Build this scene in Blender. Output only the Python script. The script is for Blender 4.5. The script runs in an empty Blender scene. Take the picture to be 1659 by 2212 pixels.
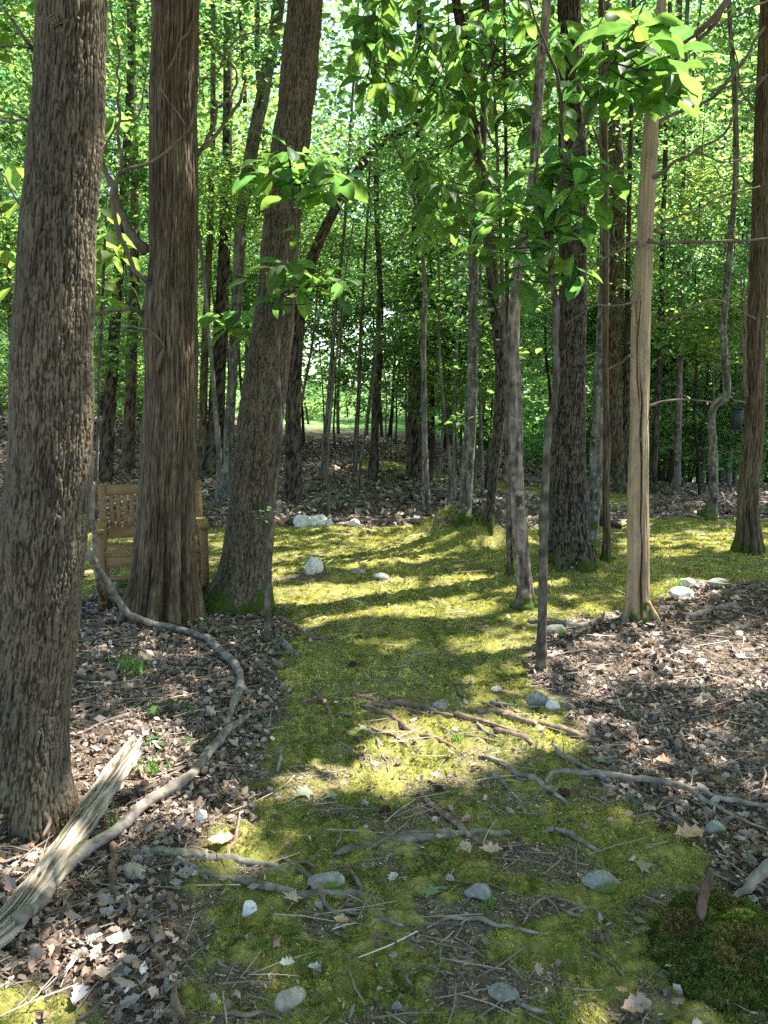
import bpy, math, random
import numpy as np
rng = np.random.default_rng(7)
random.seed(7)
R_ = math.radians
scene = bpy.context.scene
COL = scene.collection

# ------------------------------------------------------------------ camera
F_PX, CX, CY = 1640.0, 829.5, 1106.0
PITCH = R_(8.2)
CAM = np.array([0.0, 0.0, 1.6])
FW = np.array([0, math.cos(PITCH), -math.sin(PITCH)])
UP = np.array([0, math.sin(PITCH), math.cos(PITCH)])
cam = bpy.data.cameras.new('camera'); camo = bpy.data.objects.new('camera', cam)
COL.objects.link(camo); scene.camera = camo
cam.sensor_fit = 'VERTICAL'; cam.sensor_height = 24; cam.lens = 24*F_PX/2212.0
cam.clip_end = 1000; cam.clip_start = 0.02
camo.location = CAM; camo.rotation_euler = (math.pi/2-PITCH, 0, 0)

# sun direction (towards the sun)
SUN_EL = R_(57); SUN_AZ = np.array([0.86, 0.51]); SUN_AZ /= np.linalg.norm(SUN_AZ)
SUN = np.array([SUN_AZ[0]*math.cos(SUN_EL), SUN_AZ[1]*math.cos(SUN_EL), math.sin(SUN_EL)])

# ------------------------------------------------------------------ noise
def _h(ix, iy, iz, seed):
    n = (ix.astype(np.int64)*374761393 + iy.astype(np.int64)*668265263 + iz.astype(np.int64)*2147483647 + seed*974634777) & 0xffffffff
    n = ((n ^ (n >> 13))*1274126177) & 0xffffffff
    n = ((n ^ (n >> 16))*2246822519) & 0xffffffff
    n = n ^ (n >> 15)
    return (n & 0xffffff)/float(0xffffff)
def vnoise(x, y, z=0.0, seed=0):
    x = np.asarray(x, float); y = np.asarray(y, float)+x*0; z = np.asarray(z, float)+x*0
    ix, iy, iz = np.floor(x), np.floor(y), np.floor(z)
    fx, fy, fz = x-ix, y-iy, z-iz
    fx = fx*fx*(3-2*fx); fy = fy*fy*(3-2*fy); fz = fz*fz*(3-2*fz)
    r = 0
    for a in (0, 1):
        for b in (0, 1):
            for c in (0, 1):
                w = (fx if a else 1-fx)*(fy if b else 1-fy)*(fz if c else 1-fz)
                r = r + w*_h(ix+a, iy+b, iz+c, seed)
    return r*2-1
def fbm(x, y, z=0.0, seed=0, oct=4):
    r = 0; a = 1.0; t = 0
    for o in range(oct):
        r = r + a*vnoise(np.asarray(x)*2**o, np.asarray(y)*2**o, np.asarray(z)*2**o, seed+o*17); t += a; a *= 0.5
    return r/t
def worley(x, y, px=0, seed=0):
    """F2-F1 and F1 on a jittered lattice, periodic in x over px cells"""
    x = np.asarray(x, float); y = np.asarray(y, float)
    ix, iy = np.floor(x), np.floor(y)
    f1 = np.full(x.shape, 9.0); f2 = np.full(x.shape, 9.0); idv = np.zeros(x.shape)
    z = np.zeros(x.shape)
    for a in (-1, 0, 1):
        for b in (-1, 0, 1):
            cx, cy = ix+a, iy+b
            hx = np.mod(cx, px) if px else cx
            jx = _h(hx, cy, z, seed); jy = _h(hx, cy, z+5, seed+3)
            d = np.hypot(cx+0.1+0.8*jx-x, cy+0.1+0.8*jy-y)
            m = d < f1
            f2 = np.where(m, f1, np.minimum(f2, d)); idv = np.where(m, _h(hx, cy, z+9, seed+5), idv); f1 = np.where(m, d, f1)
    return f2-f1, f1, idv
def S(t):
    t = np.clip(t, 0, 1); return t*t*(3-2*t)

# ------------------------------------------------------------------ terrain
def terrain0(x, y):
    x = np.asarray(x, float); y = np.asarray(y, float)
    h = S((y-9.0)/11.0)*(0.66+0.55*S((-x-1.5)/5))*S((5.5-x)/6)
    h = h + 1.9*S((y-27)/22)*S((x+16)/5)*S((7-x)/5)
    h = h - 1.8*S((y-13)/16)*S((x-2.0)/5)
    h = h + 0.36*np.exp(-((x-3.5)/1.35)**2-((y-5.4)/1.0)**2)
    h = h + (0.34+.22*fbm(x/.22, y/.20, 0, 77, 3))*np.exp(-(((x-1.05)/0.68)**2+((y-8.75)/0.42)**2)**1.5)+.08*np.exp(-((x-.45)/.5)**2-((y-8.3)/.25)**2)
    h = h + 0.16*np.exp(-((x-1.95)/0.7)**2-((y-7.3)/0.4)**2)
    h = h + 0.07*np.exp(-((x-1.05)/0.3)**2-((y-5.75)/0.22)**2)
    h = h + 0.10*S((-x-0.9)/0.9)*S((6.0-y)/1.6)*S((y-1.0)/1)
    h = h + 0.08*np.exp(-((x+0.55)/0.22)**2-((y-6.9)/0.2)**2)
    return h
def terrain(x, y):
    r = np.hypot(x, y)
    h = terrain0(x, y)
    h = h + 0.045*fbm(np.asarray(x)/1.3, np.asarray(y)/1.3, 0, 3, 2)*S(r/3) + 0.022*fbm(np.asarray(x)/0.33, np.asarray(y)/0.33, 0, 11, 2)
    return h
def ray(u, v):
    return FW + (u-CX)/F_PX*np.array([1., 0, 0]) - (v-CY)/F_PX*UP
_T = np.concatenate([np.linspace(0.8, 12, 2600), np.linspace(12.01, 80, 2400)])
def G(u, v, far=26.0):
    d = ray(u, v); P = CAM+_T[:, None]*d
    below = P[:, 2] < terrain(P[:, 0], P[:, 1])
    i = int(np.argmax(below)) if below.any() else -1
    if i < 0 or _T[i] > far:
        i = int(np.searchsorted(_T, far))
    p = P[i].copy(); p[2] = float(terrain(p[0], p[1])); return p
def at(u, v, Y):
    d = ray(u, v); return CAM+d*(Y/d[1])
def dep(P): return float(np.dot(np.asarray(P)-CAM, FW))
def project(P):
    q = P-CAM; z = q@FW; zz = np.where(z < 0.05, 0.05, z)
    return CX+q[:, 0]/zz*F_PX, CY-(q@UP)/zz*F_PX, z

# ------------------------------------------------------------------ mesh building
def mk(name, V, faces, mat, attrs=None, smooth=False, parent=None, loc=None):
    """faces: list of int arrays (n,3) or (n,4). ONE mesh object."""
    V = np.asarray(V, np.float32)
    if loc is not None: V = V-np.asarray(loc, np.float32)
    me = bpy.data.meshes.new(name)
    faces = [np.asarray(f, np.int32) for f in faces if len(f)]
    nl = sum(f.size for f in faces); nf = sum(len(f) for f in faces)
    me.vertices.add(len(V)); me.vertices.foreach_set('co', V.ravel())
    me.loops.add(nl); me.loops.foreach_set('vertex_index', np.concatenate([f.ravel() for f in faces]))
    tot = np.concatenate([np.full(len(f), f.shape[1], np.int32) for f in faces])
    st = np.concatenate([[0], np.cumsum(tot)[:-1]]).astype(np.int32)
    me.polygons.add(nf); me.polygons.foreach_set('loop_start', st); me.polygons.foreach_set('loop_total', tot)
    me.update(calc_edges=True); me.validate()
    if smooth: me.polygons.foreach_set('use_smooth', np.ones(len(me.polygons), bool))
    for k, a in (attrs or {}).items():
        a = np.asarray(a, np.float32)
        if a.ndim == 1:
            at_ = me.attributes.new(k, 'FLOAT', 'POINT'); at_.data.foreach_set('value', a)
        else:
            at_ = me.attributes.new(k, 'FLOAT_COLOR', 'POINT')
            at_.data.foreach_set('color', np.concatenate([a, np.ones((len(a), 1), np.float32)], 1).ravel())
    me.materials.append(mat)
    o = bpy.data.objects.new(name, me); COL.objects.link(o)
    if loc is not None and parent is None: o.location = [float(c) for c in loc]
    if parent is not None: o.parent = parent
    return o
def tag(o, label=None, cat=None, group=None, kind=None):
    if label: o['label'] = label
    if cat: o['category'] = cat
    if group: o['group'] = group
    if kind: o['kind'] = kind
    return o
def thing(name, label, cat, loc, group=None, rz=0.0):
    o = bpy.data.objects.new(name, None); COL.objects.link(o)
    o.location = [float(c) for c in loc]; o.rotation_euler = (0, 0, rz); o.empty_display_size = 0.1
    return tag(o, label, cat, group)

class MB:
    def __init__(s): s.V = []; s.Q = []; s.T = []; s.n = 0; s.A = {}
    def add(s, V, quads=(), tris=(), **attrs):
        V = np.asarray(V, float)
        if len(quads): s.Q.append(np.asarray(quads)+s.n)
        if len(tris): s.T.append(np.asarray(tris)+s.n)
        for k, a in attrs.items(): s.A.setdefault(k, []).append(np.asarray(a, float))
        s.V.append(V); s.n += len(V)
    def obj(s, name, mat, parent=None, loc=None, smooth=False):
        f = []
        if s.Q: f.append(np.concatenate(s.Q))
        if s.T: f.append(np.concatenate(s.T))
        return mk(name, np.concatenate(s.V), f, mat, {k: np.concatenate(a) for k, a in s.A.items()}, smooth, parent, loc)
    def box(s, c, size, rot=None, bev=0.004):
        hx, hy, hz = np.array(size)/2; b = min(bev, hx*.4, hy*.4, hz*.4)
        V = []; 
        for (sx, sy, sz) in [(a, b2, c2) for a in (-1, 1) for b2 in (-1, 1) for c2 in (-1, 1)]:
            V += [(sx*(hx-b), sy*(hy-b), sz*hz), (sx*(hx-b), sy*hy, sz*(hz-b)), (sx*hx, sy*(hy-b), sz*(hz-b))]
        import bmesh
        bm = bmesh.new(); vs = [bm.verts.new(v) for v in V]; r = bmesh.ops.convex_hull(bm, input=vs)
        bm.verts.index_update()
        Va = np.array([v.co[:] for v in bm.verts]); tr = []
        for f in bm.faces:
            ids = [v.index for v in f.verts]
            for k in range(1, len(ids)-1): tr.append((ids[0], ids[k], ids[k+1]))
        bm.free()
        if rot is not None: Va = Va@np.asarray(rot).T
        s.add(Va+np.asarray(c), tris=tr)

def rotz(a): c, s_ = math.cos(a), math.sin(a); return np.array([[c, -s_, 0], [s_, c, 0], [0, 0, 1]])
def catmull(P, n_per):
    P = np.asarray(P, float); Q = np.vstack([2*P[0]-P[1], P, 2*P[-1]-P[-2]]); out = []
    for i in range(1, len(Q)-2):
        k = n_per[i-1] if hasattr(n_per, '__len__') else n_per
        t = np.linspace(0, 1, k, endpoint=False)[:, None]
        a, b, c, d = Q[i-1], Q[i], Q[i+1], Q[i+2]
        out.append(0.5*((2*b)+(-a+c)*t+(2*a-5*b+4*c-d)*t*t+(-a+3*b-3*c+d)*t**3))
    out.append(P[-1:]); return np.vstack(out)
def tube(C, r, nseg, disp=None, cap=True, ref=None):
    """C (n,3) centre line, r (n,) radii; disp(theta, i-array)->extra radius; returns V, quads, tris, TH, ring index"""
    C = np.asarray(C, float); n = len(C); r = np.asarray(r, float)
    T = np.gradient(C, axis=0); T /= np.linalg.norm(T, axis=1)[:, None]+1e-12
    a = np.array([1., 0, 0]) if abs(T[:, 0]).mean() < 0.75 else np.array([0., 0, 1.])
    if ref is not None: a = np.asarray(ref, float)
    N = a-T*(T@a)[:, None]; N /= np.linalg.norm(N, axis=1)[:, None]; B = np.cross(T, N)
    th = np.linspace(0, 2*math.pi, nseg, endpoint=False)
    TH, I = np.meshgrid(th, np.arange(n))
    rad = r[:, None]+0*TH
    if disp is not None: rad = rad+disp(TH, I, rad)
    V = C[:, None]+rad[..., None]*(np.cos(TH)[..., None]*N[:, None]+np.sin(TH)[..., None]*B[:, None])
    i = np.arange(n-1)[:, None]*nseg; j = np.arange(nseg)[None]; j2 = (j+1) % nseg
    Q = np.stack([i+j, i+j2, i+nseg+j2, i+nseg+j], -1).reshape(-1, 4)
    V = V.reshape(-1, 3); tr = []
    if cap:
        k = len(V); V = np.vstack([V, C[0], C[-1]])
        jj = np.arange(nseg); tr = np.vstack([np.stack([jj*0+k, (jj+1) % nseg, jj], 1), np.stack([jj*0+k+1, (n-1)*nseg+jj, (n-1)*nseg+(jj+1) % nseg], 1)])
    return V, Q, tr

# ------------------------------------------------------------------ materials
def mat(name):
    m = bpy.data.materials.new(name); m.use_nodes = True; nt = m.node_tree
    for n in list(nt.nodes): nt.nodes.remove(n)
    out = nt.nodes.new('ShaderNodeOutputMaterial')
    return m, nt, out
def N(nt, t, **kw):
    n = nt.nodes.new(t)
    for k, v in kw.items():
        if k.startswith('i_'): n.inputs[int(k[2:])].default_value = v
        else: setattr(n, k, v)
    return n
def L(nt, a, b): nt.links.new(a, b)
def ramp(nt, fac, stops):
    r = nt.nodes.new('ShaderNodeValToRGB'); e = r.color_ramp.elements
    while len(e) < len(stops): e.new(0.5)
    for k, (p, c) in enumerate(stops): e[k].position = p; e[k].color = (*c, 1)
    if fac is not None: L(nt, fac, r.inputs[0])
    return r
def noise(nt, scale, detail=4, rough=0.55, vec=None, dist=0.0):
    n = nt.nodes.new('ShaderNodeTexNoise'); n.inputs['Scale'].default_value = scale; n.inputs['Detail'].default_value = detail
    n.inputs['Roughness'].default_value = rough; n.inputs['Distortion'].default_value = dist
    if vec is not None: L(nt, vec, n.inputs['Vector'])
    return n
def mapping(nt, scale, coord='Object'):
    t = nt.nodes.new('ShaderNodeTexCoord'); m = nt.nodes.new('ShaderNodeMapping'); m.inputs['Scale'].default_value = scale
    L(nt, t.outputs[coord], m.inputs['Vector']); return m.outputs[0]
def mixc(nt, fac, a, b, mode='MIX'):
    m = nt.nodes.new('ShaderNodeMix'); m.data_type = 'RGBA'; m.blend_type = mode
    if isinstance(fac, (int, float)): m.inputs[0].default_value = fac
    else: L(nt, fac, m.inputs[0])
    for s, x in ((6, a), (7, b)):
        if isinstance(x, tuple): m.inputs[s].default_value = (*x, 1)
        else: L(nt, x, m.inputs[s])
    return m.outputs[2]
def bump(nt, h, strength, dist):
    b = nt.nodes.new('ShaderNodeBump'); b.inputs['Strength'].default_value = strength; b.inputs['Distance'].default_value = dist
    L(nt, h, b.inputs['Height']); return b.outputs[0]
def principled(nt, out, col, rough=0.8, normal=None, spec=0.3):
    p = nt.nodes.new('ShaderNodeBsdfPrincipled'); p.inputs['Roughness'].default_value = rough
    p.inputs['Specular IOR Level'].default_value = spec
    if isinstance(col, tuple): p.inputs['Base Color'].default_value = (*col, 1)
    else: L(nt, col, p.inputs['Base Color'])
    if normal is not None: L(nt, normal, p.inputs['Normal'])
    if out is not None: L(nt, p.outputs[0], out.inputs[0])
    return p
def attr(nt, name):
    a = nt.nodes.new('ShaderNodeAttribute'); a.attribute_name = name; return a

def leaf_mat(name, base, trans, tmix=0.5, rough=0.45, var=True, spec=0.35):
    m, nt, out = mat(name)
    a = attr(nt, 'tint'); col = mixc(nt, 1.0, a.outputs['Color'], base, 'MULTIPLY'); tc = mixc(nt, 1.0, a.outputs['Color'], trans, 'MULTIPLY')
    oi = nt.nodes.new('ShaderNodeObjectInfo')
    if var:
        r = ramp(nt, oi.outputs['Random'], [(0, (0.75, 0.88, 0.8)), (0.5, (1, 1, 1)), (1, (1.25, 1.1, 0.9))])
        col = mixc(nt, 1.0, col, r.outputs[0], 'MULTIPLY'); tc = mixc(nt, 1.0, tc, r.outputs[0], 'MULTIPLY')
    p = principled(nt, None, col, rough, spec=spec)
    t = nt.nodes.new('ShaderNodeBsdfTranslucent'); L(nt, tc, t.inputs[0])
    mx = nt.nodes.new('ShaderNodeMixShader'); mx.inputs[0].default_value = tmix
    L(nt, p.outputs[0], mx.inputs[1]); L(nt, t.outputs[0], mx.inputs[2]); L(nt, mx.outputs[0], out.inputs[0])
    return m
M = {}
M['leaf'] = leaf_mat('green_leaf', (0.085, 0.135, 0.052), (0.28, 0.47, 0.13), 0.55)
M['leaf_cool'] = leaf_mat('cool_green_leaf', (0.08, 0.145, 0.07), (0.25, 0.46, 0.16), 0.54)
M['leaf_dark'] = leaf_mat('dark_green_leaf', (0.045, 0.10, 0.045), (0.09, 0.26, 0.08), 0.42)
M['leaf_big'] = leaf_mat('broad_leaf', (0.07, 0.125, 0.042), (0.25, 0.44, 0.09), 0.55, 0.55, spec=0.2)
M['litter'] = leaf_mat('dry_leaf', (1, 1, 1), (1, 0.9, 0.75), 0.12, 0.55, var=False, spec=0.35)
M['moss_blade'] = leaf_mat('moss_blade', (1, 1, 1), (1.0, 1.05, 0.5), 0.3, 0.7, var=False, spec=0.1)
M['grass_blade'] = leaf_mat('grass_blade', (0.07, 0.17, 0.03), (0.2, 0.45, 0.05), 0.45, 0.4, var=False)

def bark_mat(name, dark, mid, light, fine=90, attr_name='bark', mossy=(0.05, 0.075, 0.012), lichen=None, zs=0.25, spec=0.15):
    m, nt, out = mat(name)
    a = attr(nt, attr_name); v = mapping(nt, (1, 1, zs))
    n = noise(nt, fine, 5, 0.65, v); n2 = noise(nt, 6, 3, 0.6, mapping(nt, (1, 1, 0.6)))
    add = N(nt, 'ShaderNodeMath', operation='MULTIPLY_ADD', i_1=0.35, i_2=-0.17); L(nt, n.outputs[0], add.inputs[0])
    ad2 = N(nt, 'ShaderNodeMath', operation='ADD'); L(nt, a.outputs['Fac'], ad2.inputs[0]); L(nt, add.outputs[0], ad2.inputs[1])
    r = ramp(nt, ad2.outputs[0], [(0.05, dark), (0.5, mid), (0.95, light)])
    r2 = ramp(nt, n2.outputs[0], [(0.3, (0.72, 0.72, 0.76)), (0.7, (1.2, 1.17, 1.1))])
    c = mixc(nt, 1.0, r.outputs[0], r2.outputs[0], 'MULTIPLY')
    if lichen:
        n3 = noise(nt, 22, 4, 0.6, mapping(nt, (1, 1, 0.7))); r3 = ramp(nt, n3.outputs[0], [(0.56, (0, 0, 0)), (0.66, (1, 1, 1))])
        c = mixc(nt, r3.outputs[0], c, lichen)
    am = attr(nt, 'mossy'); c = mixc(nt, am.outputs['Fac'], c, mossy)
    principled(nt, out, c, 0.9, bump(nt, ad2.outputs[0], 0.55, 0.006), spec)
    return m
M['oak'] = bark_mat('furrowed_bark', (0.016, 0.012, 0.009), (0.072, 0.056, 0.036), (0.145, 0.12, 0.084))
M['oak_dark'] = bark_mat('dark_furrowed_bark', (0.006, 0.005, 0.004), (0.032, 0.026, 0.021), (0.10, 0.085, 0.068))
M['cedar'] = bark_mat('fibrous_red_bark', (0.020, 0.013, 0.008), (0.092, 0.067, 0.042), (0.20, 0.163, 0.115), fine=110, zs=0.18)
M['smooth'] = bark_mat('smooth_grey_bark', (0.035, 0.033, 0.028), (0.115, 0.108, 0.092), (0.22, 0.205, 0.175), fine=50, zs=0.5, lichen=(0.26, 0.28, 0.24))
M['birchy'] = bark_mat('pinkish_grey_bark', (0.045, 0.036, 0.028), (0.165, 0.132, 0.105), (0.30, 0.255, 0.21), fine=60, zs=2.5, lichen=(0.30, 0.28, 0.24))
M['dead'] = bark_mat('barkless_tan_wood', (0.07, 0.04, 0.018), (0.31, 0.225, 0.13), (0.44, 0.35, 0.235), fine=70, zs=0.05, lichen=(0.22, 0.19, 0.145))
M['twigwood'] = bark_mat('dead_twig', (0.06, 0.045, 0.035), (0.15, 0.115, 0.09), (0.24, 0.20, 0.17), fine=60, zs=0.4)
M['stick'] = bark_mat('grey_fallen_branch', (0.07, 0.06, 0.05), (0.19, 0.165, 0.14), (0.34, 0.315, 0.28), fine=60, zs=0.6, lichen=(0.20, 0.21, 0.15))
M['root'] = bark_mat('reddish_root', (0.07, 0.045, 0.03), (0.19, 0.13, 0.098), (0.32, 0.24, 0.195), fine=60, zs=0.6, lichen=(0.12, 0.11, 0.07))
M['log'] = bark_mat('weathered_log', (0.06, 0.042, 0.028), (0.22, 0.19, 0.15), (0.37, 0.335, 0.285), fine=70, zs=0.6)
M['sapling'] = bark_mat('sapling_bark', (0.025, 0.02, 0.015), (0.09, 0.076, 0.056), (0.22, 0.20, 0.165), fine=50, zs=0.4)

def wood_mat():
    m, nt, out = mat('bench_wood'); n = noise(nt, 8, 5, 0.6, mapping(nt, (1, 8, 8)))
    r = ramp(nt, n.outputs[0], [(0.3, (0.19, 0.11, 0.045)), (0.7, (0.31, 0.195, 0.085))])
    principled(nt, out, r.outputs[0], 0.6, bump(nt, n.outputs[0], 0.2, 0.002)); return m
M['bench'] = wood_mat()
def rock_mat(name, a, b, c, mossc=None):
    m, nt, out = mat(name); n = noise(nt, 14, 6, 0.65, mapping(nt, (1, 1, 1)), 0.4); n2 = noise(nt, 60, 4, 0.6, mapping(nt, (1, 1, 1)))
    r = ramp(nt, n.outputs[0], [(0.32, a), (0.52, b), (0.7, c)])
    col = mixc(nt, 0.35, r.outputs[0], ramp(nt, n2.outputs[0], [(0.35, a), (0.65, c)]).outputs[0])
    if mossc:
        n3 = noise(nt, 7, 4, 0.6, mapping(nt, (1, 1, 1))); r3 = ramp(nt, n3.outputs[0], [(0.47, (0, 0, 0)), (0.55, (1, 1, 1))]); col = mixc(nt, r3.outputs[0], col, mossc)
    principled(nt, out, col, 0.85, bump(nt, n2.outputs[0], 0.5, 0.004)); return m
M['rock_white'] = rock_mat('pale_quartz', (0.30, 0.27, 0.22), (0.62, 0.62, 0.60), (0.8, 0.8, 0.78))
M['rock_grey'] = rock_mat('grey_stone', (0.10, 0.10, 0.10), (0.20, 0.20, 0.19), (0.34, 0.33, 0.31))
M['rock_tan'] = rock_mat('tan_stone', (0.18, 0.15, 0.11), (0.32, 0.28, 0.22), (0.46, 0.42, 0.35))
M['rock_mossy'] = rock_mat('mossy_stone', (0.12, 0.12, 0.11), (0.26, 0.26, 0.24), (0.42, 0.41, 0.38), (0.10, 0.13, 0.03))
m, nt, out = mat('black_painted'); principled(nt, out, (0.015, 0.018, 0.022), 0.45); M['black'] = m
m, nt, out = mat('green_painted'); principled(nt, out, (0.13, 0.17, 0.04), 0.5); M['green_paint'] = m
m, nt, out = mat('pale_leaf_skin'); principled(nt, out, (0.55, 0.45, 0.38), 0.5); M['pale'] = m

# ------------------------------------------------------------------ leaf scattering
def T_kite():   # small leaf, 2 folded halves
    V = np.array([[0, 0, 0], [0.5, 0.30, 0.07], [1.0, 0, -0.05], [0.5, -0.30, 0.07]]); return V, np.array([[0, 1, 2], [0, 2, 3]])
def T_leaf():   # pointed oval
    V = [(0, 0, 0), (0.22, .22, .03), (0.5, .32, .05), (.8, .2, .0), (1, 0, -.1), (.8, -.2, .0), (.5, -.32, .05), (.22, -.22, .03), (.5, 0, 0)]
    t = [(8, i, i+1) for i in range(7)]+[(8, 7, 0)]
    return np.array(V)-0, np.array(t)
def T_maple():
    ang = np.array([180, 140, 118, 95, 72, 50, 28, 14, 0, -14, -28, -50, -72, -95, -118, -140])
    rr = np.array([.25, .30, .55, .33, .72, .36, .42, .5, 1.0, .5, .42, .36, .72, .33, .55, .30])
    a = np.radians(ang); V = np.stack([rr*np.cos(a), rr*np.sin(a)*0.95, -0.12*rr**2], 1)
    V = np.vstack([V, [0, 0, 0.02]]); V[:, 0] += .25
    n = len(ang); return V, np.array([(n, (i+1) % n, i) for i in range(n)])
def T_oak(curl, seed):
    r = np.random.default_rng(seed); n = 9
    xs = np.linspace(0, 1, n); w = 0.27*np.abs(np.sin(np.pi*np.clip(xs*1.02, 0, 1)))**0.7*(1+0.25*np.cos(np.arange(n)*math.pi))*(0.75+.4*xs)
    V = [];
    for i in range(n):
        for sgn in (1, 0, -1):
            y = sgn*w[i]*(1+.25*r.uniform(-1, 1)); x = xs[i]+.03*r.uniform(-1, 1)
            z = curl*((x-.5)**2*1.2) + curl*1.6*abs(y) + .06*r.uniform(-1, 1)
            V.append((x, y, z))
    Fc = []
    for i in range(n-1):
        for k in (0, 1):
            a = i*3+k; Fc += [(a, a+3, a+4), (a, a+4, a+1)]
    V = np.array(V); V[:, 0] -= .5; V[:, 2] -= V[:, 2].min(); return V, np.array(Fc)
def T_tuft(seed):
    r = np.random.default_rng(seed); V = []; t = []
    for k in range(5):
        a = r.uniform(0, 6.28); l = r.uniform(.6, 1); tl = r.uniform(.1, .7); b = r.uniform(0, 6.28); o = .35*np.array([math.cos(b), math.sin(b), 0])
        d = np.array([math.cos(a)*tl, math.sin(a)*tl, 1])*l; s_ = np.array([-math.sin(a), math.cos(a), 0])*.16
        V += [o-s_, o+s_, o+d]; t.append((3*k, 3*k+1, 3*k+2))
    return np.array(V), np.array(t)
def frames(dirs, ups):
    X = dirs/np.linalg.norm(dirs, axis=1)[:, None]
    Y = np.cross(ups, X); Y /= np.linalg.norm(Y, axis=1)[:, None]+1e-9
    Z = np.cross(X, Y); return np.stack([X, Y, Z], 2)
def rand_frames(n, tilt, rg=rng, droop=0.0):
    a = rg.uniform(0, 2*math.pi, n); d = np.stack([np.cos(a), np.sin(a), -droop+tilt*0.6*rg.normal(size=n)], 1)
    up = np.stack([tilt*rg.normal(size=n), tilt*rg.normal(size=n), np.ones(n)], 1); return frames(d, up)
def place(tmpl, pos, R, sc, tint):
    V0, T0 = tmpl; n = len(pos)
    sc = np.asarray(sc)
    if sc.ndim == 1: sc = np.stack([sc]*3, 1)
    V = np.einsum('nij,nkj->nki', R, V0[None]*sc[:, None, :])+pos[:, None]
    T = T0[None]+(np.arange(n)*len(V0))[:, None, None]
    return V.reshape(-1, 3), T.reshape(-1, 3), np.repeat(tint, len(V0), 0)
def leaf_tints(n, rg=rng, amt=0.3, yellow=0.25):
    b = np.exp(rg.normal(0, amt, n)); y = rg.normal(0, yellow, n)
    return np.clip(np.stack([b*(1+y), b*(1+.3*y), b*(1-.5*y)], 1), .1, 3)

# ------------------------------------------------------------------ desired sun flecks (gaps in the canopy)
LIT = [  # u, v, ru, rv, strength  (picture position of ground spots under gaps cut into the added canopy)
 (780, 1290, 190, 16, 1), (1000, 1262, 170, 10, .9), (900, 1320, 130, 12, .9), (690, 1335, 60, 18, 1), (860, 1170, 260, 10, .7), (560, 1165, 120, 10, .8),
 (1060, 1395, 90, 18, .8), (840, 1388, 80, 12, .7), (1090, 1490, 70, 30, .7), (1230, 1340, 90, 14, .8), (1290, 1300, 60, 12, .6),
 (760, 1640, 190, 34, 1), (960, 1610, 150, 32, 1), (1120, 1590, 80, 22, .9), (640, 1625, 90, 22, .8), (920, 1690, 120, 26, .7), (1130, 1560, 90, 20, .7),
 (1500, 1170, 130, 12, .8), (1420, 1190, 60, 8, .8), (1590, 1150, 80, 8, .6), (1350, 1130, 60, 8, .6), (1130, 1062, 180, 7, .8), (880, 1010, 90, 8, .5), (700, 990, 120, 8, .8), (680, 1108, 80, 5, .6),
 (1420, 1400, 130, 26, .8), (1590, 1440, 110, 36, .9), (1560, 2080, 40, 14, .6), (1620, 2160, 60, 30, .6), (1330, 1460, 90, 24, .7), (1500, 1340, 130, 20, .6), (1600, 1560, 90, 40, .55), (1480, 1620, 70, 30, .45), (1480, 1275, 60, 12, .9), (1500, 1085, 120, 6, .8),
 (60, 1900, 50, 40, .6), (200, 1745, 50, 36, .6), (265, 1640, 50, 40, .9), (120, 1995, 90, 20, .7), (170, 2060, 60, 20, .7), (475, 1828, 40, 26, 1), (560, 1840, 60, 16, .7),
 (330, 1600, 120, 36, .6), (420, 1500, 120, 26, .5), (250, 1500, 80, 30, .4), (220, 1400, 60, 12, .5), (400, 1690, 90, 22, .7), (450, 1610, 60, 30, .6), (540, 1690, 50, 18, .7),
 (60, 2170, 80, 30, .7), (530, 2085, 40, 8, .5), (640, 2090, 30, 6, .4), (1290, 1730, 60, 8, .4), (1600, 2150, 50, 40, .6), (480, 1975, 26, 8, .3),
 (200, 1170, 90, 10, .8), (40, 930, 60, 14, .6), (110, 1380, 120, 20, .3), (1500, 1800, 40, 12, .35), (720, 1130, 120, 8, .5), (620, 1260, 60, 8, .7),
]
LIT = np.array(LIT, float)
LIT3 = []   # 3-D points the sun reaches: (point, radius, strength)
def lit_at(P):
    """how sunny the ground under canopy point P (along the sun ray) should be"""
    g = P.copy(); zz = np.zeros(len(P))
    for _ in range(4):
        t = (g[:, 2]-zz)/SUN[2]; g = g-t[:, None]*SUN; zz = terrain0(g[:, 0], g[:, 1])
    u, v, z = project(g); m = np.zeros(len(P))
    for (u0, v0, ru, rv, s_) in LIT:
        m = np.maximum(m, min(1, s_*1.15)*(((u-u0)/(ru*1.1))**2+((v-v0)/(rv*(1.45 if v0 > 1450 else 1.15)+4))**2 < 1.3)*1.0)
    m = np.where(z > 0.4, m, 0)
    br = fbm(g[:, 0]/0.35, g[:, 1]/0.35, 0, 71, 3)
    m = m*(br > -0.45)
    free = fbm(g[:, 0]/0.55+9, g[:, 1]/0.55, 0, 91, 3)
    m = np.maximum(m, 0.75*(free > 0.43))
    out_ = (z < 0.4) | (u < -200) | (u > 1860)
    m = np.where(out_ & (fbm(g[:, 0]/0.9, g[:, 1]/0.9, 0, 23, 2) > 0.15), 0.9, m)
    for (c, rad, s_) in LIT3:
        q = P-np.asarray(c); al = q@SUN; dd = np.linalg.norm(q-al[:, None]*SUN, axis=1)
        m = np.where((dd < rad) & (al > 0), np.maximum(m, s_), m)
    return m

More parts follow.
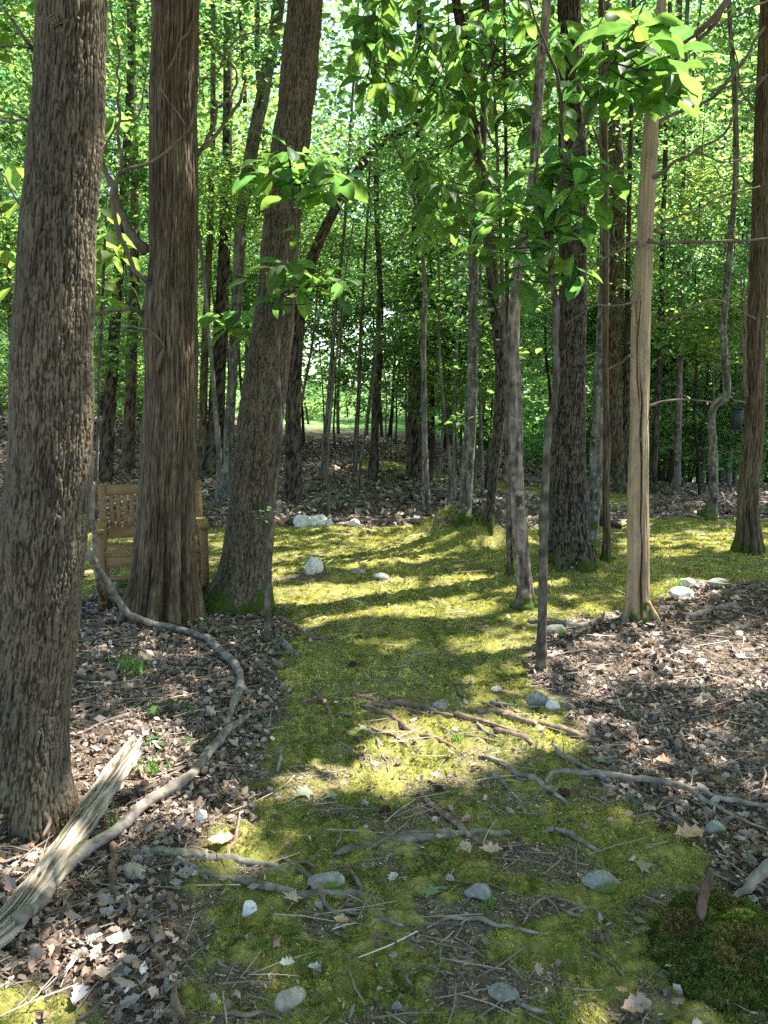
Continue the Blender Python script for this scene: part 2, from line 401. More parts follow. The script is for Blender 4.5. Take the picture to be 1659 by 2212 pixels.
# ------------------------------------------------------------------ ground
MOSS_POLY = [(150, 2400), (330, 2212), (380, 2100), (400, 1960), (420, 1870), (480, 1770), (520, 1700), (545, 1620), (600, 1560), (625, 1500), (610, 1430), (620, 1360), (600, 1318), (470, 1290), (420, 1272),
 (300, 1285), (150, 1288), (0, 1290), (-300, 1295), (-500, 1180), (0, 1160), (180, 1150), (440, 1142), (600, 1138), (800, 1141), (900, 1134), (1000, 1128), (1090, 1138), (1180, 1132), (1290, 1128),
 (1400, 1122), (1520, 1118), (1700, 1128), (2100, 1140), (2200, 1262), (1659, 1262), (1540, 1262), (1440, 1290), (1410, 1318), (1250, 1335), (1160, 1365), (1115, 1440), (1190, 1500), (1240, 1560), (1265, 1640), (1340, 1720), (1450, 1790), (1550, 1880), (1610, 1980), (1640, 2100), (1660, 2400)]
MOSS_POLY = np.array([G(u, v)[:2] for u, v in MOSS_POLY])
STRIP = [(760, 992), (860, 1003), (1000, 1030), (1130, 1050), (1250, 1060), (1330, 1062), (1400, 1090), (1330, 1105), (1180, 1078), (1040, 1060), (900, 1030), (780, 1008)]
STRIP = np.array([G(u, v)[:2] for u, v in STRIP])
def poly_sdf(x, y, P):
    """signed distance, positive inside"""
    d = np.full(x.shape, 1e9); ins = np.zeros(x.shape, bool)
    for i in range(len(P)):
        a, b = P[i], P[(i+1) % len(P)]; e = b-a
        t = np.clip(((x-a[0])*e[0]+(y-a[1])*e[1])/(e@e+1e-9), 0, 1)
        d = np.minimum(d, np.hypot(x-a[0]-t*e[0], y-a[1]-t*e[1]))
        c = ((a[1] > y) != (b[1] > y)); xi = a[0]+(y-a[1])/(b[1]-a[1]+1e-12)*e[0]
        ins ^= c & (x < xi)
    return np.where(ins, d, -d)
DIRT = [(1080, 2130, .26, .10), (1000, 1995, .15, .06), (660, 1245, .28, .14), (1150, 1850, .16, .08), (230, 2110, .34, .09), (620, 1250, .2, .1), (700, 2010, .08, .05), (1180, 1960, .2, .06)]
DIRT = [(*G(u, v)[:2], a*.8, b*.8) for u, v, a, b in DIRT]
LEFTMOSS = G(60, 2190)[:2]
def moss_mask(x, y):
    s = poly_sdf(x, y, MOSS_POLY)+0.10*fbm(x/0.28, y/0.28, 0, 41, 3)+0.05*fbm(x/.06, y/.06, 0, 43, 2)
    m = S((s+0.05)/0.12)
    s2 = poly_sdf(x, y, STRIP)+0.25*fbm(x/0.8, y/0.8, 0, 45, 3); m = np.maximum(m, .95*S((s2+.35)/.4))
    m = np.maximum(m, S(1.3-((x-LEFTMOSS[0])/.22)**2-((y-LEFTMOSS[1])/.12)**2+.6*fbm(x/.1, y/.1, 0, 47, 2)))
    for (a, b, ra, rb) in DIRT:
        m = m*(1-S(1.5-((x-a)/ra)**2-((y-b)/rb)**2+1.2*fbm(x/.08, y/.08, 0, 49, 3)))
    wear = fbm(x/.22, y/.16, 0, 51, 5); near = S((3.6-y)/1.5)
    m = m*(1-S((wear-0.10+.08*(1-near))/.16)*(.35+.5*near))
    return m
def micro(x, y, mm):
    r = np.hypot(x, y)
    f = S((14-r)/8)
    w, f1, _ = worley(x/0.085+.6*vnoise(x/.1, y/.1, 0, 5), y/0.085, 0, 61)
    w2, f12, _ = worley(x/0.03, y/0.03, 0, 63)
    mossy = 0.036*(1-f1)-0.024+0.008*(1-f12)+0.008*fbm(x/.05, y/.05, 0, 65, 2)
    dirt = 0.012*fbm(x/.12, y/.12, 0, 67, 3)
    return f*(mm*mossy+(1-mm)*dirt)

th = np.concatenate([np.linspace(-R_(40), R_(40), 560, endpoint=False), np.linspace(R_(40), R_(320), 110, endpoint=False)])
rr = np.concatenate([[0.25], np.geomspace(1.0, 30, 640), np.geomspace(30.6, 400, 60)])
TT, RR = np.meshgrid(th, rr); gx = RR*np.sin(TT); gy = RR*np.cos(TT)
mm = moss_mask(gx.ravel(), gy.ravel()).reshape(gx.shape)
gz = terrain(gx, gy)+micro(gx, gy, mm)
nt_, nr_ = len(th), len(rr)
i = np.arange(nr_-1)[:, None]*nt_; j = np.arange(nt_)[None]; j2 = (j+1) % nt_
Q = np.stack([i+j, i+nt_+j, i+nt_+j2, i+j2], -1).reshape(-1, 4)[:, ::-1]
gV = np.stack([gx, gy, gz], -1).reshape(-1, 3)
c0 = len(gV); gV = np.vstack([gV, [0, 0, float(terrain(0., 0.))]])
tri0 = np.stack([np.arange(nt_)*0+c0, np.arange(nt_), (np.arange(nt_)+1) % nt_], 1)[:, ::-1]
mmv = np.append(mm.ravel(), 0); meadow = S((np.append(gy.ravel(), 0)-24)/5)
m, nt, out = mat('forest_floor')
g3 = nt.nodes.new('ShaderNodeNewGeometry')
n1 = noise(nt, 3.0, 5, 0.6, g3.outputs['Position']); n2 = noise(nt, 45, 5, 0.7, g3.outputs['Position']); n3 = noise(nt, 220, 3, 0.7, g3.outputs['Position']); n4 = noise(nt, 14, 4, .6, g3.outputs['Position'])
moss_c = ramp(nt, n1.outputs[0], [(0.3, (0.15, 0.165, 0.04)), (0.5, (0.28, 0.265, 0.075)), (0.72, (0.39, 0.35, 0.125))])
moss_c2 = mixc(nt, 1.0, moss_c.outputs[0], ramp(nt, n2.outputs[0], [(0.3, (0.45, 0.5, 0.5)), (0.7, (1.35, 1.3, 1.2))]).outputs[0], 'MULTIPLY')
dirt_c = ramp(nt, n2.outputs[0], [(0.3, (0.06, 0.045, 0.034)), (0.5, (0.16, 0.125, 0.095)), (0.72, (0.32, 0.27, 0.215))])
dirt_c2 = mixc(nt, 1.0, dirt_c.outputs[0], ramp(nt, n4.outputs[0], [(0.3, (0.6, 0.6, 0.6)), (0.7, (1.3, 1.25, 1.2))]).outputs[0], 'MULTIPLY')
c = mixc(nt, attr(nt, 'moss').outputs['Fac'], dirt_c2, moss_c2)
grass_c = ramp(nt, n4.outputs[0], [(0.3, (0.12, 0.22, 0.08)), (0.7, (0.22, 0.36, 0.14))])
c = mixc(nt, attr(nt, 'meadow').outputs['Fac'], c, grass_c.outputs[0])
hh = N(nt, 'ShaderNodeMath', operation='ADD'); L(nt, n2.outputs[0], hh.inputs[0]); L(nt, n3.outputs[0], hh.inputs[1])
principled(nt, out, c, 0.95, bump(nt, hh.outputs[0], 0.8, 0.012), 0.1); M['ground'] = m
g = mk('ground', gV, [Q, tri0], M['ground'], {'moss': mmv, 'meadow': meadow}, True)
tag(g, kind='structure')
def ground_z(x, y):
    x = np.asarray(x, float); y = np.asarray(y, float); return terrain(x, y)+micro(x, y, moss_mask(np.atleast_1d(x), np.atleast_1d(y)).reshape(x.shape))

# ------------------------------------------------------------------ trunks
HERO = []   # (empty, top point) of the trees whose crowns spread over the frame
def trunk_line(px, lean=0.0, Hmax=9.0, base_push=0.0):
    """px: [(u, v, w)] from base to top.  returns base point and centre line with radii in world space"""
    b = G(px[0][0], px[0][1]); b[1] = min(b[1], 13.5); Y0 = b[1]+base_push+px[0][2]*0.25*dep(b)/F_PX
    C, r = [], []
    for (u, v, w) in px:
        P = at(u, v, Y0); P[1] = Y0; C.append(P); r.append(w*0.5*dep(P)/F_PX)
    C = np.array(C); r = np.array(r)
    C[0, 2] = float(terrain(C[0, 0], C[0, 1]))
    if C[-1, 2] < Hmax:
        d = C[-1]-C[-2]; d /= np.linalg.norm(d); k = (Hmax-C[-1, 2])
        d2 = d*[.6, .6, 1]; d2 /= np.linalg.norm(d2)
        C = np.vstack([C, C[-1]+d2*k*.5, C[-1]+d2*k]); r = np.append(r, [r[-1]*.8, r[-1]*.5])
    low = C[0]-[0, 0, .18]; C = np.vstack([low, C]); r = np.append(r[0]*1.08, r)
    return C, r
def resample(C, r, ds):
    ds = max(ds, 0.004); seg = np.linalg.norm(np.diff(C, axis=0), axis=1)
    n = np.maximum(2, np.ceil(seg/ds).astype(int))
    A = catmull(np.hstack([C, r[:, None]]), n); return A[:, :3], np.abs(A[:, 3])
def bark_disp(kind, seed, rad0, depth, z, lobes=0, flareh=0.5):
    """returns function (TH, I, R)->radial offset, and fills bark height"""
    store = {}
    def f(TH, I, Rr):
        Z = z[I]; circ = 2*math.pi*rad0
        zg = Z-z.min()
        if kind == 'furrow':
            cx, cz = np.cos(TH), np.sin(TH); k = rad0/0.0112
            wz = 0.5*fbm(cx*2, cz*2, Z*4, seed+1, 2); wx = .5*vnoise(cx*4, cz*4, Z*16, seed+6)
            n1 = fbm(cx*k+wx, cz*k-wx, Z/0.12+wz, seed, 3); n2 = fbm(cx*k*1.25+9+wx, cz*k*1.25, Z/0.085-wz, seed+2, 2)
            cr = np.minimum(np.abs(n1)/.15, np.abs(n2)/.14+.10)
            px = max(6, int(round(circ/0.017))); e2, _, id2 = worley(np.mod(TH/(2*math.pi)*px+.7*vnoise(cx*9, cz*9, Z*30, seed+5), px), Z/0.030+2*wz, px, seed+4)
            n4_ = fbm(cx*k*.55+4+wx, cz*k*.55, Z/.24+wz, seed+8, 2); b = S(cr+.12)*(.55+.45*S(np.abs(n4_)/.10))*(.76+.24*S(e2/.22))*(.84+.16*id2)-.30*fbm(cx*k*2.2, cz*k*2.2, Z*34, seed, 3)
            b = b*(.62+.38*S(np.abs(vnoise(cx*k*1.1+3, cz*k*1.1, Z/.024, seed+12))/.22+.1))+.12
        elif kind == 'fibre':
            cx, cz = np.cos(TH), np.sin(TH); k = circ/0.05
            b = 0.5+0.5*fbm(cx*k, cz*k, Z*4.5, seed, 4)+0.32*vnoise(cx*k*2.6, cz*k*2.6, Z*16, seed+2)+.3*fbm(cx*k*1.4, cz*k*1.4, Z*24, seed+3, 2)+.5*np.clip(fbm(cx*k*.8, cz*k*.8, Z*5, seed+7, 2)-.25, -.1, 1)
        elif kind == 'tight':
            cx, cz = np.cos(TH), np.sin(TH); k = rad0/0.014
            n1 = fbm(cx*k, cz*k, Z/0.09, seed, 3); n2 = vnoise(cx*k*1.5+5, cz*k*1.5, Z/0.05, seed+2)
            b = .9*S(np.minimum(np.abs(n1)/.15, np.abs(n2)/.22+.2))-.4*fbm(cx*k*2, cz*k*2, Z*25, seed, 2)+.05
        elif kind == 'dead':
            cx, cz = np.cos(TH), np.sin(TH)
            b = 0.62+0.40*fbm(cx*4, cz*4, Z*1.6, seed, 4)+.22*fbm(cx*7, cz*7, Z*7, seed+3, 3)
            for (t0, w0, z0, z1) in ((4.62, .09, .02, 1.9), (4.3, .05, 1.5, 2.5), (5.3, .05, .2, .9)):
                tc = t0+.16*np.sin(Z*2.2)+.14*vnoise(Z*5, Z*0, 0, seed)
                b = b-1.5*np.exp(-((TH-tc)/(w0*(0.6+.5*np.sin(Z*2.3+t0)**2)))**2)*S((Z-z0)/.3)*S((z1-Z)/.4)
        else:
            cx, cz = np.cos(TH), np.sin(TH)
            b = 0.5+0.75*fbm(cx*3, cz*3, Z*7, seed, 4)+.45*fbm(cx*1.2, cz*1.2, Z*26, seed+2, 3)-1.2*np.clip(fbm(cx*1.6, cz*1.6, Z*3.5, seed+6, 2)-.42, 0, 1)*3
        b = np.clip(b, -.4, 1.15); store['b'] = b
        o = depth*(b-0.6)
        if lobes:
            k = np.exp(-np.clip(zg-.15, 0, 9)/flareh)
            o = o+Rr*k*(.45 if kind == 'fibre' else 1)*(0.20*np.cos(lobes*TH+seed)+.12*np.cos((lobes+2)*TH+seed*2))
            if kind == 'fibre':   # deep flutes
                for t0 in (4.95, 4.35, 3.7, 5.6): o = o-Rr*.34*np.exp(-((TH-t0-.05*np.sin(Z*4))/.10)**2)*np.exp(-np.clip(zg-.5, 0, 9)/.45)
        o = o+Rr*0.09*fbm(np.cos(TH)*1.5, np.sin(TH)*1.5, Z*1.6, seed+9, 2)+Rr*.035*fbm(np.cos(TH)*4, np.sin(TH)*4, Z*7, seed+8, 2)
        return o
    return f, store
def build_trunk(parent, C, r, mt, kind, seed, depth, nseg, ds, loc, lobes=5, flareh=.3, mossh=0.12, name='trunk', mossamt=1.0):
    Cz, rz = resample(C, r, ds); f, st = bark_disp(kind, seed, float(np.median(r)), depth, Cz[:, 2], lobes, flareh)
    V, Qd, T = tube(Cz, rz, nseg, f)
    b = np.append(st['b'].ravel(), [.5, .5]); hg = V[:, 2]-terrain(V[:, 0], V[:, 1])
    ms = mossamt*S((mossh*(1+1.6*fbm(V[:, 0]*14, V[:, 1]*14, V[:, 2]*9, seed+3, 3))-hg)/max(mossh*.6, .01)) if mossh > 0 else hg*0
    return mk(name, V, [Qd, T], M[mt], {'bark': b, 'mossy': ms}, True, parent, loc)

def limb(parent, pts, loc, mt='twigwood', name='branch', Y=None, seed=0, kink=0.0, nseg=7, ds=0.03):
    """pts: [(u, v, w, Y)]"""
    C = np.array([at(u, v, y) for u, v, w, y in pts]); r = np.array([w*.5*dep(c)/F_PX for c, (u, v, w, y) in zip(C, pts)])
    Cz, rz = resample(C, r, ds)
    if kink: Cz = Cz+kink*np.stack([vnoise(np.arange(len(Cz))*.35, np.arange(len(Cz))*0., k*9., seed) for k in range(3)], 1)
    V, Qd, T = tube(Cz, rz*(1+.12*vnoise(np.arange(len(Cz))*.5, np.arange(len(Cz))*0., 3., seed)), nseg)
    b = .5+.4*fbm(V[:, 0]*40, V[:, 1]*40, V[:, 2]*40, seed, 2)
    return mk(name, V, [Qd, T], M[mt], {'bark': b, 'mossy': b*0}, True, parent, loc)

def tree(name, label, cat, px, mt, kind, depth=0.004, nseg=64, ds=0.02, seed=1, Hmax=9, group=None, **kw):
    C, r = trunk_line(px, Hmax=Hmax, base_push=kw.pop('push', 0))
    loc = C[1].copy(); t = thing(name, label, cat, loc, group)
    build_trunk(t, C, r, mt, kind, seed, depth, nseg, ds, loc, **kw)
    return t, C, r, loc

T1, C1, r1, L1 = tree('oak_tree', 'thick furrowed oak at the very left edge of the picture', 'tree',
  [(45, 1800, 232), (48, 1760, 212), (52, 1690, 186), (56, 1600, 172), (62, 1500, 166), (74, 1400, 166), (84, 1280, 170), (93, 1150, 172), (104, 1050, 164), (109, 950, 164), (110, 850, 168), (110, 760, 164), (115, 680, 160), (120, 600, 157), (124, 500, 152), (134, 400, 148), (143, 300, 146), (150, 200, 140), (152, 100, 138), (156, 0, 136)],
  'oak', 'furrow', 0.0085, 330, 0.0048, 3, Hmax=5.0, lobes=4, flareh=.12, mossh=0)
T2, C2, r2, L2 = tree('cedar_tree', 'straight reddish cedar with a deeply fluted base, right in front of the bench', 'tree',
  [(352, 1352, 168), (353, 1310, 156), (356, 1250, 140), (359, 1180, 128), (362, 1080, 120), (366, 1000, 121), (370, 850, 114), (370, 700, 116), (371, 640, 112), (374, 560, 105), (376, 400, 103), (374, 200, 102), (379, 0, 99)],
  'cedar', 'fibre', 0.012, 260, 0.009, 5, Hmax=7.5, lobes=4, flareh=.25, mossh=0.05)
T3, C3, r3, L3 = tree('leaning_oak', 'leaning furrowed oak beside the fluted cedar, with a mossy flared foot on its left', 'tree',
  [(520, 1322, 172), (524, 1290, 150), (532, 1240, 118), (540, 1160, 104), (547, 1080, 97), (556, 980, 94), (564, 900, 93), (580, 780, 88), (591, 700, 84), (600, 600, 79), (608, 500, 79), (619, 380, 78), (630, 290, 79), (637, 240, 72), (644, 180, 78), (652, 80, 77), (659, 0, 75)],
  'oak', 'furrow', 0.010, 220, 0.008, 8, Hmax=8.5, lobes=3, flareh=.2, mossh=.22)
R4, C4, r4, L4 = tree('dark_oak', 'massive dark oak on a mossy rise, directly left of the thin reddish snag', 'tree',
  [(1230, 1222, 112), (1228, 1190, 98), (1227, 1140, 88), (1226, 1080, 82), (1226, 1000, 76), (1227, 930, 73), (1230, 830, 66), (1233, 730, 62), (1237, 650, 58), (1238, 500, 58), (1237, 350, 58), (1233, 200, 52), (1230, 100, 50), (1230, 0, 46)],
  'oak_dark', 'tight', 0.010, 200, 0.010, 11, Hmax=10, lobes=5, flareh=.2, mossh=.12)
R7, C7, r7, L7 = tree('dead_tree', 'bare tan dead tree without bark, cracked down its length, with thin dead limbs', 'tree',
  [(1377, 1345, 66), (1377, 1310, 54), (1378, 1230, 46), (1378, 1080, 44), (1381, 930, 38), (1384, 730, 41), (1391, 560, 36), (1396, 450, 34), (1405, 300, 33), (1409, 220, 28), (1417, 150, 21), (1429, 0, 19)],
  'dead', 'dead', 0.012, 110, 0.009, 13, Hmax=5.6, lobes=4, flareh=.10, mossh=.10)
R9, C9, r9, L9 = tree('cedar_tree', 'reddish cedar trunk near the right edge, beside the small hanging black box', 'tree',
  [(1617, 1196, 70), (1618, 1150, 52), (1615, 1100, 44), (1619, 1030, 42), (1627, 950, 41), (1632, 850, 38), (1634, 730, 38), (1640, 550, 37), (1645, 400, 36), (1651, 200, 34), (1660, 0, 32)],
  'cedar', 'fibre', 0.010, 110, 0.015, 17, Hmax=10, lobes=3, flareh=.2, mossh=.12)
R3, Cr3, rr3, Lr3 = tree('young_birch', 'slender pinkish-grey tree with ringed bark growing from a small moss mound mid-path', 'tree',
  [(1135, 1316, 54), (1135, 1295, 38), (1133, 1255, 32), (1123, 1155, 32), (1117, 1055, 30), (1114, 955, 29), (1113, 855, 30), (1109, 780, 27), (1108, 730, 27), (1112, 650, 25), (1122, 560, 24), (1138, 480, 23), (1151, 400, 22), (1157, 300, 22), (1163, 200, 22), (1172, 100, 21), (1181, 0, 19)],
  'birchy', 'smooth', 0.004, 60, 0.012, 19, Hmax=9, lobes=4, flareh=.12, mossh=.10)
R1, Cr1, rr1, Lr1 = tree('grey_maple', 'smooth grey tree on the moss mound, straighter of the pair there', 'tree',
  [(1003, 1128, 46), (1004, 1100, 31), (1010, 1010, 27), (1018, 880, 25), (1022, 730, 22), (1022, 600, 22), (1024, 500, 22), (1033, 420, 18), (1043, 320, 16), (1045, 200, 15), (1048, 0, 13)],
  'smooth', 'smooth', 0.005, 40, 0.03, 23, Hmax=12, lobes=4, flareh=.15, mossh=.2)
R2, Cr2, rr2, Lr2 = tree('dark_maple', 'dark leaning tree on the moss mound that kinks away to the left high up', 'tree',
  [(1056, 1134, 30), (1059, 1100, 20), (1066, 1030, 20), (1080, 880, 25), (1083, 780, 27), (1076, 700, 28), (1068, 640, 27), (1060, 560, 26), (1052, 475, 25), (1040, 375, 23), (1026, 290, 23), (1012, 210, 22), (1006, 110, 20), (992, 30, 18), (985, 0, 18)],
  'oak_dark', 'tight', 0.006, 48, 0.03, 29, Hmax=12, lobes=3, flareh=.15, mossh=.15)
R5, *_ = tree('lichened_tree', 'pale grey lichen-spotted trunk just behind the massive dark oak', 'tree',
  [(1273, 1182, 50), (1277, 1150, 30), (1287, 1030, 31), (1290, 930, 27), (1295, 800, 25), (1302, 700, 24), (1306, 500, 20), (1304, 300, 18), (1300, 0, 15)],
  'smooth', 'smooth', 0.005, 40, 0.03, 31, Hmax=12, lobes=4, flareh=.15, mossh=.22)
R5b, *_ = tree('grey_oak', 'grey trunk with a ragged splintered base behind the thin reddish snag', 'tree',
  [(1345, 1062, 40), (1340, 1030, 30), (1333, 950, 28), (1328, 850, 30), (1325, 740, 33), (1328, 600, 34), (1333, 470, 32), (1331, 340, 29), (1322, 230, 27), (1312, 100, 25), (1308, 0, 24)],
  'oak', 'tight', 0.02, 60, 0.05, 37, Hmax=14, lobes=3, flareh=.3, mossh=.0)
R6, C6, r6, L6 = tree('cedar_snag', 'thin reddish dead cedar stem between the massive oak and the bare tan tree', 'tree',
  [(1310, 1212, 30), (1310, 1190, 20), (1311, 1130, 16), (1309, 1080, 15), (1311, 980, 16), (1309, 880, 13), (1308, 730, 12), (1308, 500, 12), (1306, 300, 11), (1303, 120, 9), (1300, 0, 8)],
  'cedar', 'fibre', 0.006, 36, 0.02, 41, Hmax=7, lobes=3, flareh=.12, mossh=.08)
R8, *_ = tree('crooked_tree', 'crooked grey tree with a sharp sideways elbow halfway up its trunk', 'tree',
  [(1530, 1122, 46), (1538, 1095, 25), (1541, 1030, 19), (1540, 960, 18), (1537, 915, 16), (1540, 885, 16), (1553, 868, 18), (1567, 858, 18), (1570, 835, 17), (1565, 760, 15), (1563, 700, 14), (1573, 580, 13), (1583, 470, 12), (1590, 350, 12), (1587, 200, 11), (1575, 0, 10)],
  'smooth', 'smooth', 0.005, 36, 0.03, 43, Hmax=10, lobes=3, flareh=.15, mossh=.25)
R3b, *_ = tree('thin_maple', 'thin dark stem hidden close behind the pinkish-grey ringed tree', 'tree',
  [(1101, 1243, 20), (1101, 1200, 14), (1100, 1100, 12), (1097, 1000, 11), (1098, 900, 10), (1096, 700, 9), (1094, 400, 8), (1090, 100, 6)],
  'oak_dark', 'tight', 0.003, 24, 0.03, 47, Hmax=6.5, lobes=3, flareh=.1, mossh=.15)
T3b, *_ = tree('arching_tree', 'dark tree behind the leaning oak that bends over to the right in a long arch', 'tree',
  [(634, 1085, 40), (634, 980, 34), (634, 900, 32), (634, 840, 30), (640, 740, 30), (650, 650, 26), (668, 580, 24), (690, 520, 21), (722, 455, 19), (760, 390, 18), (800, 330, 17), (835, 300, 16), (880, 278, 14), (940, 245, 10), (1010, 232, 7)],
  'oak_dark', 'tight', 0.02, 40, 0.06, 53, Hmax=1, lobes=3, flareh=.3, mossh=0)
for (nm, lb, px, mt, kd, sd, Hm) in [
 ('pale_maple', 'pale mottled grey tree between cedar and leaning oak, tilting right as it climbs', [(489, 1078, 28), (490, 1040, 20), (494, 950, 21), (500, 850, 21), (506, 730, 22), (514, 600, 24), (520, 480, 26), (532, 400, 28), (548, 300, 29), (565, 220, 29), (583, 120, 28), (603, 0, 26)], 'smooth', 'smooth', 61, 12),
 ('flared_oak', 'dark oak with a broad flared foot standing on the leafy bank behind the cedar', [(456, 1018, 66), (460, 985, 44), (466, 920, 36), (470, 830, 33), (476, 740, 30), (482, 600, 27), (488, 450, 24), (492, 200, 20)], 'oak_dark', 'tight', 63, 14),
 ('dark_pine', 'dark slanting trunk rising behind the bench, nearest of those there', [(226, 1040, 34), (229, 1000, 30), (236, 900, 27), (243, 780, 24), (252, 650, 22), (262, 500, 20), (275, 300, 17), (288, 0, 14)], 'oak_dark', 'tight', 65, 12),
 ('woodland_tree', 'rough grey trunk beyond the bench, just left of the cedar', [(274, 1008, 34), (277, 970, 26), (281, 880, 24), (285, 760, 22), (290, 600, 21), (291, 400, 18), (287, 200, 17), (280, 0, 14)], 'oak', 'tight', 67, 13),
 ('woodland_tree', 'brownish slim trunk visible against the right flank of the cedar', [(438, 955, 22), (439, 900, 18), (441, 800, 17), (447, 650, 15), (455, 450, 13), (460, 200, 11)], 'oak', 'tight', 69, 13),
 ('lichened_sapling', 'thin mottled stem standing alone left of the moss mound, by the low dark log', [(922, 1117, 20), (921, 1090, 17), (918, 980, 13), (916, 880, 12), (915, 730, 11), (918, 640, 10), (910, 530, 9), (895, 430, 8), (875, 360, 7), (848, 300, 6)], 'smooth', 'smooth', 71, 3),
 ('broad_oak', 'broad dark trunk on the skyline of the bank, left of the mottled thin stem', [(896, 1006, 42), (896, 980, 32), (895, 900, 29), (896, 800, 27), (898, 680, 25), (900, 500, 22), (905, 250, 18)], 'oak_dark', 'tight', 73, 15),
 ('thin_oak', 'thin dark trunk silhouetted against the bright clearing', [(806, 988, 26), (809, 950, 17), (813, 880, 17), (819, 780, 14), (822, 650, 12), (815, 500, 11), (812, 350, 10)], 'oak_dark', 'tight', 75, 11),
 ('bent_sapling', 'slim brown sapling with a swollen foot on the leafy bank', [(767, 1032, 15), (767, 1010, 10), (770, 930, 10), (775, 850, 9), (778, 740, 7), (786, 600, 6), (795, 450, 5)], 'sapling', 'smooth', 77, 6),
 ('leaning_sapling', 'very thin sapling leaning right beside the slim brown one', [(776, 1068, 7), (778, 1010, 6), (790, 930, 6), (803, 850, 5), (815, 760, 5), (822, 700, 4)], 'sapling', 'smooth', 79, 3),
 ('wispy_sapling', 'very thin sapling growing out of the fern by the pale rocks', [(710, 1119, 8), (709, 1050, 7), (708, 980, 6), (713, 900, 6), (722, 800, 5), (733, 730, 5), (745, 600, 4), (765, 470, 3)], 'sapling', 'smooth', 83, 3),
 ('forked_sapling', 'small pale stem at the top of the bank, left of the wispy fern sapling', [(640, 1028, 8), (642, 980, 7), (650, 880, 6), (668, 780, 5), (680, 700, 5)], 'sapling', 'smooth', 85, 4),
 ('grey_sapling', 'thin grey stem left of the straight smooth tree on the moss mound', [(983, 1082, 10), (982, 1030, 8), (980, 920, 7), (984, 800, 7), (990, 650, 6), (985, 500, 5), (975, 300, 5)], 'smooth', 'smooth', 87, 8),
 ('leaning_tree', 'grey stem leaning left against the bright clearing', [(698, 985, 12), (700, 960, 10), (708, 880, 9), (716, 780, 9), (728, 640, 8), (745, 480, 7)], 'smooth', 'smooth', 89, 9),
 ('dead_tree', 'small dark trunk far behind the tan dead tree, framed by its left side', [(1353, 1040, 16), (1352, 960, 14), (1354, 850, 13), (1356, 700, 12), (1358, 500, 10)], 'oak_dark', 'tight', 91, 14),
 ('grey_sapling', 'thin stem in the gap between the two trees on the moss mound', [(1042, 1075, 9), (1041, 1000, 8), (1038, 880, 7), (1036, 760, 7), (1038, 600, 6)], 'smooth', 'smooth', 93, 9),
 ('woodland_tree', 'broader pale trunk far off between the bare tan tree and the crooked one', [(1462, 1054, 17), (1463, 1000, 15), (1466, 880, 14), (1470, 700, 13), (1475, 450, 11), (1478, 250, 10)], 'smooth', 'smooth', 95, 15),
 ('woodland_tree', 'dark far trunk immediately right of the bare tan tree', [(1412, 1045, 15), (1415, 960, 14), (1421, 850, 13), (1428, 700, 12), (1432, 500, 10)], 'oak_dark', 'tight', 97, 15),
]:
    tree(nm, lb, 'tree', px, mt, kd, 0.006, 28, 0.07, sd, Hmax=Hm, lobes=3, flareh=.2, mossh=.06)
# dead limbs and forks on the big trees
Yc = C2[1][1]
for pts in [
  [(340, 632, 20, Yc-.05), (322, 612, 13, Yc-.12), (297, 590, 11, Yc-.2), (270, 540, 11, Yc-.25), (250, 480, 11, Yc-.3), (245, 430, 12, Yc-.3), (240, 395, 12, Yc-.3), (225, 360, 10, Yc-.3), (212, 335, 7, Yc-.3)],
  [(315, 545, 26, Yc), (300, 525, 20, Yc-.05), (275, 495, 17, Yc-.05), (258, 450, 14, Yc-.05), (243, 400, 12, Yc), (222, 350, 10, Yc+.1), (212, 310, 8, Yc+.1)],
  [(249, 415, 8, Yc-.3), (262, 375, 8, Yc-.3), (310, 355, 7, Yc-.35), (355, 335, 6, Yc-.45), (392, 300, 5, Yc-.45), (415, 262, 5, Yc-.4), (428, 215, 4, Yc-.4), (432, 120, 3, Yc-.4)],
  [(261, 378, 8, Yc-.3), (258, 300, 7, Yc-.35), (256, 210, 6, Yc-.4), (255, 140, 5, Yc-.4), (245, 60, 4, Yc-.4), (240, 0, 3, Yc-.4)],
  [(218, 338, 6, Yc-.3), (240, 290, 5, Yc-.3), (258, 268, 5, Yc-.3), (300, 240, 4, Yc-.3), (316, 150, 3, Yc-.3), (318, 40, 3, Yc-.2)],
  [(318, 688, 16, Yc), (295, 672, 10, Yc-.1), (265, 668, 8, Yc-.2), (225, 674, 7, Yc-.3), (180, 678, 6, Yc-.4)],
  [(428, 330, 10, Yc), (445, 305, 8, Yc+.05), (462, 280, 8, Yc+.1), (472, 235, 6, Yc+.1), (465, 215, 4, Yc+.1)],
  [(440, 322, 8, Yc), (490, 260, 8, Yc+.2), (525, 200, 7, Yc+.4), (528, 160, 6, Yc+.4)],
  [(472, 228, 6, Yc+.1), (505, 200, 5, Yc+.1), (514, 175, 6, Yc+.1), (498, 135, 5, Yc+.1), (460, 95, 4, Yc+.1), (428, 60, 3, Yc+.1)],
  [(432, 185, 5, Yc), (465, 155, 4, Yc+.1), (500, 95, 4, Yc+.1), (560, 60, 3, Yc+.3), (630, 10, 3, Yc+.4)],
  [(352, 750, 8, Yc-.15), (345, 772, 8, Yc-.2), (343, 800, 6, Yc-.2)], [(356, 752, 4, Yc-.2), (325, 716, 4, Yc-.3), (290, 705, 3, Yc-.35), (245, 712, 2, Yc-.4)],
  [(400, 268, 3, Yc-.3), (365, 215, 3, Yc-.4), (330, 165, 2, Yc-.4)], [(365, 150, 4, Yc-.2), (420, 30, 4, Yc-.2), (440, -10, 3, Yc-.2)],
 ]: limb(T2, pts, L2, seed=len(pts)*7+int(pts[0][0]), kink=.012)
Yo = C1[1][1]
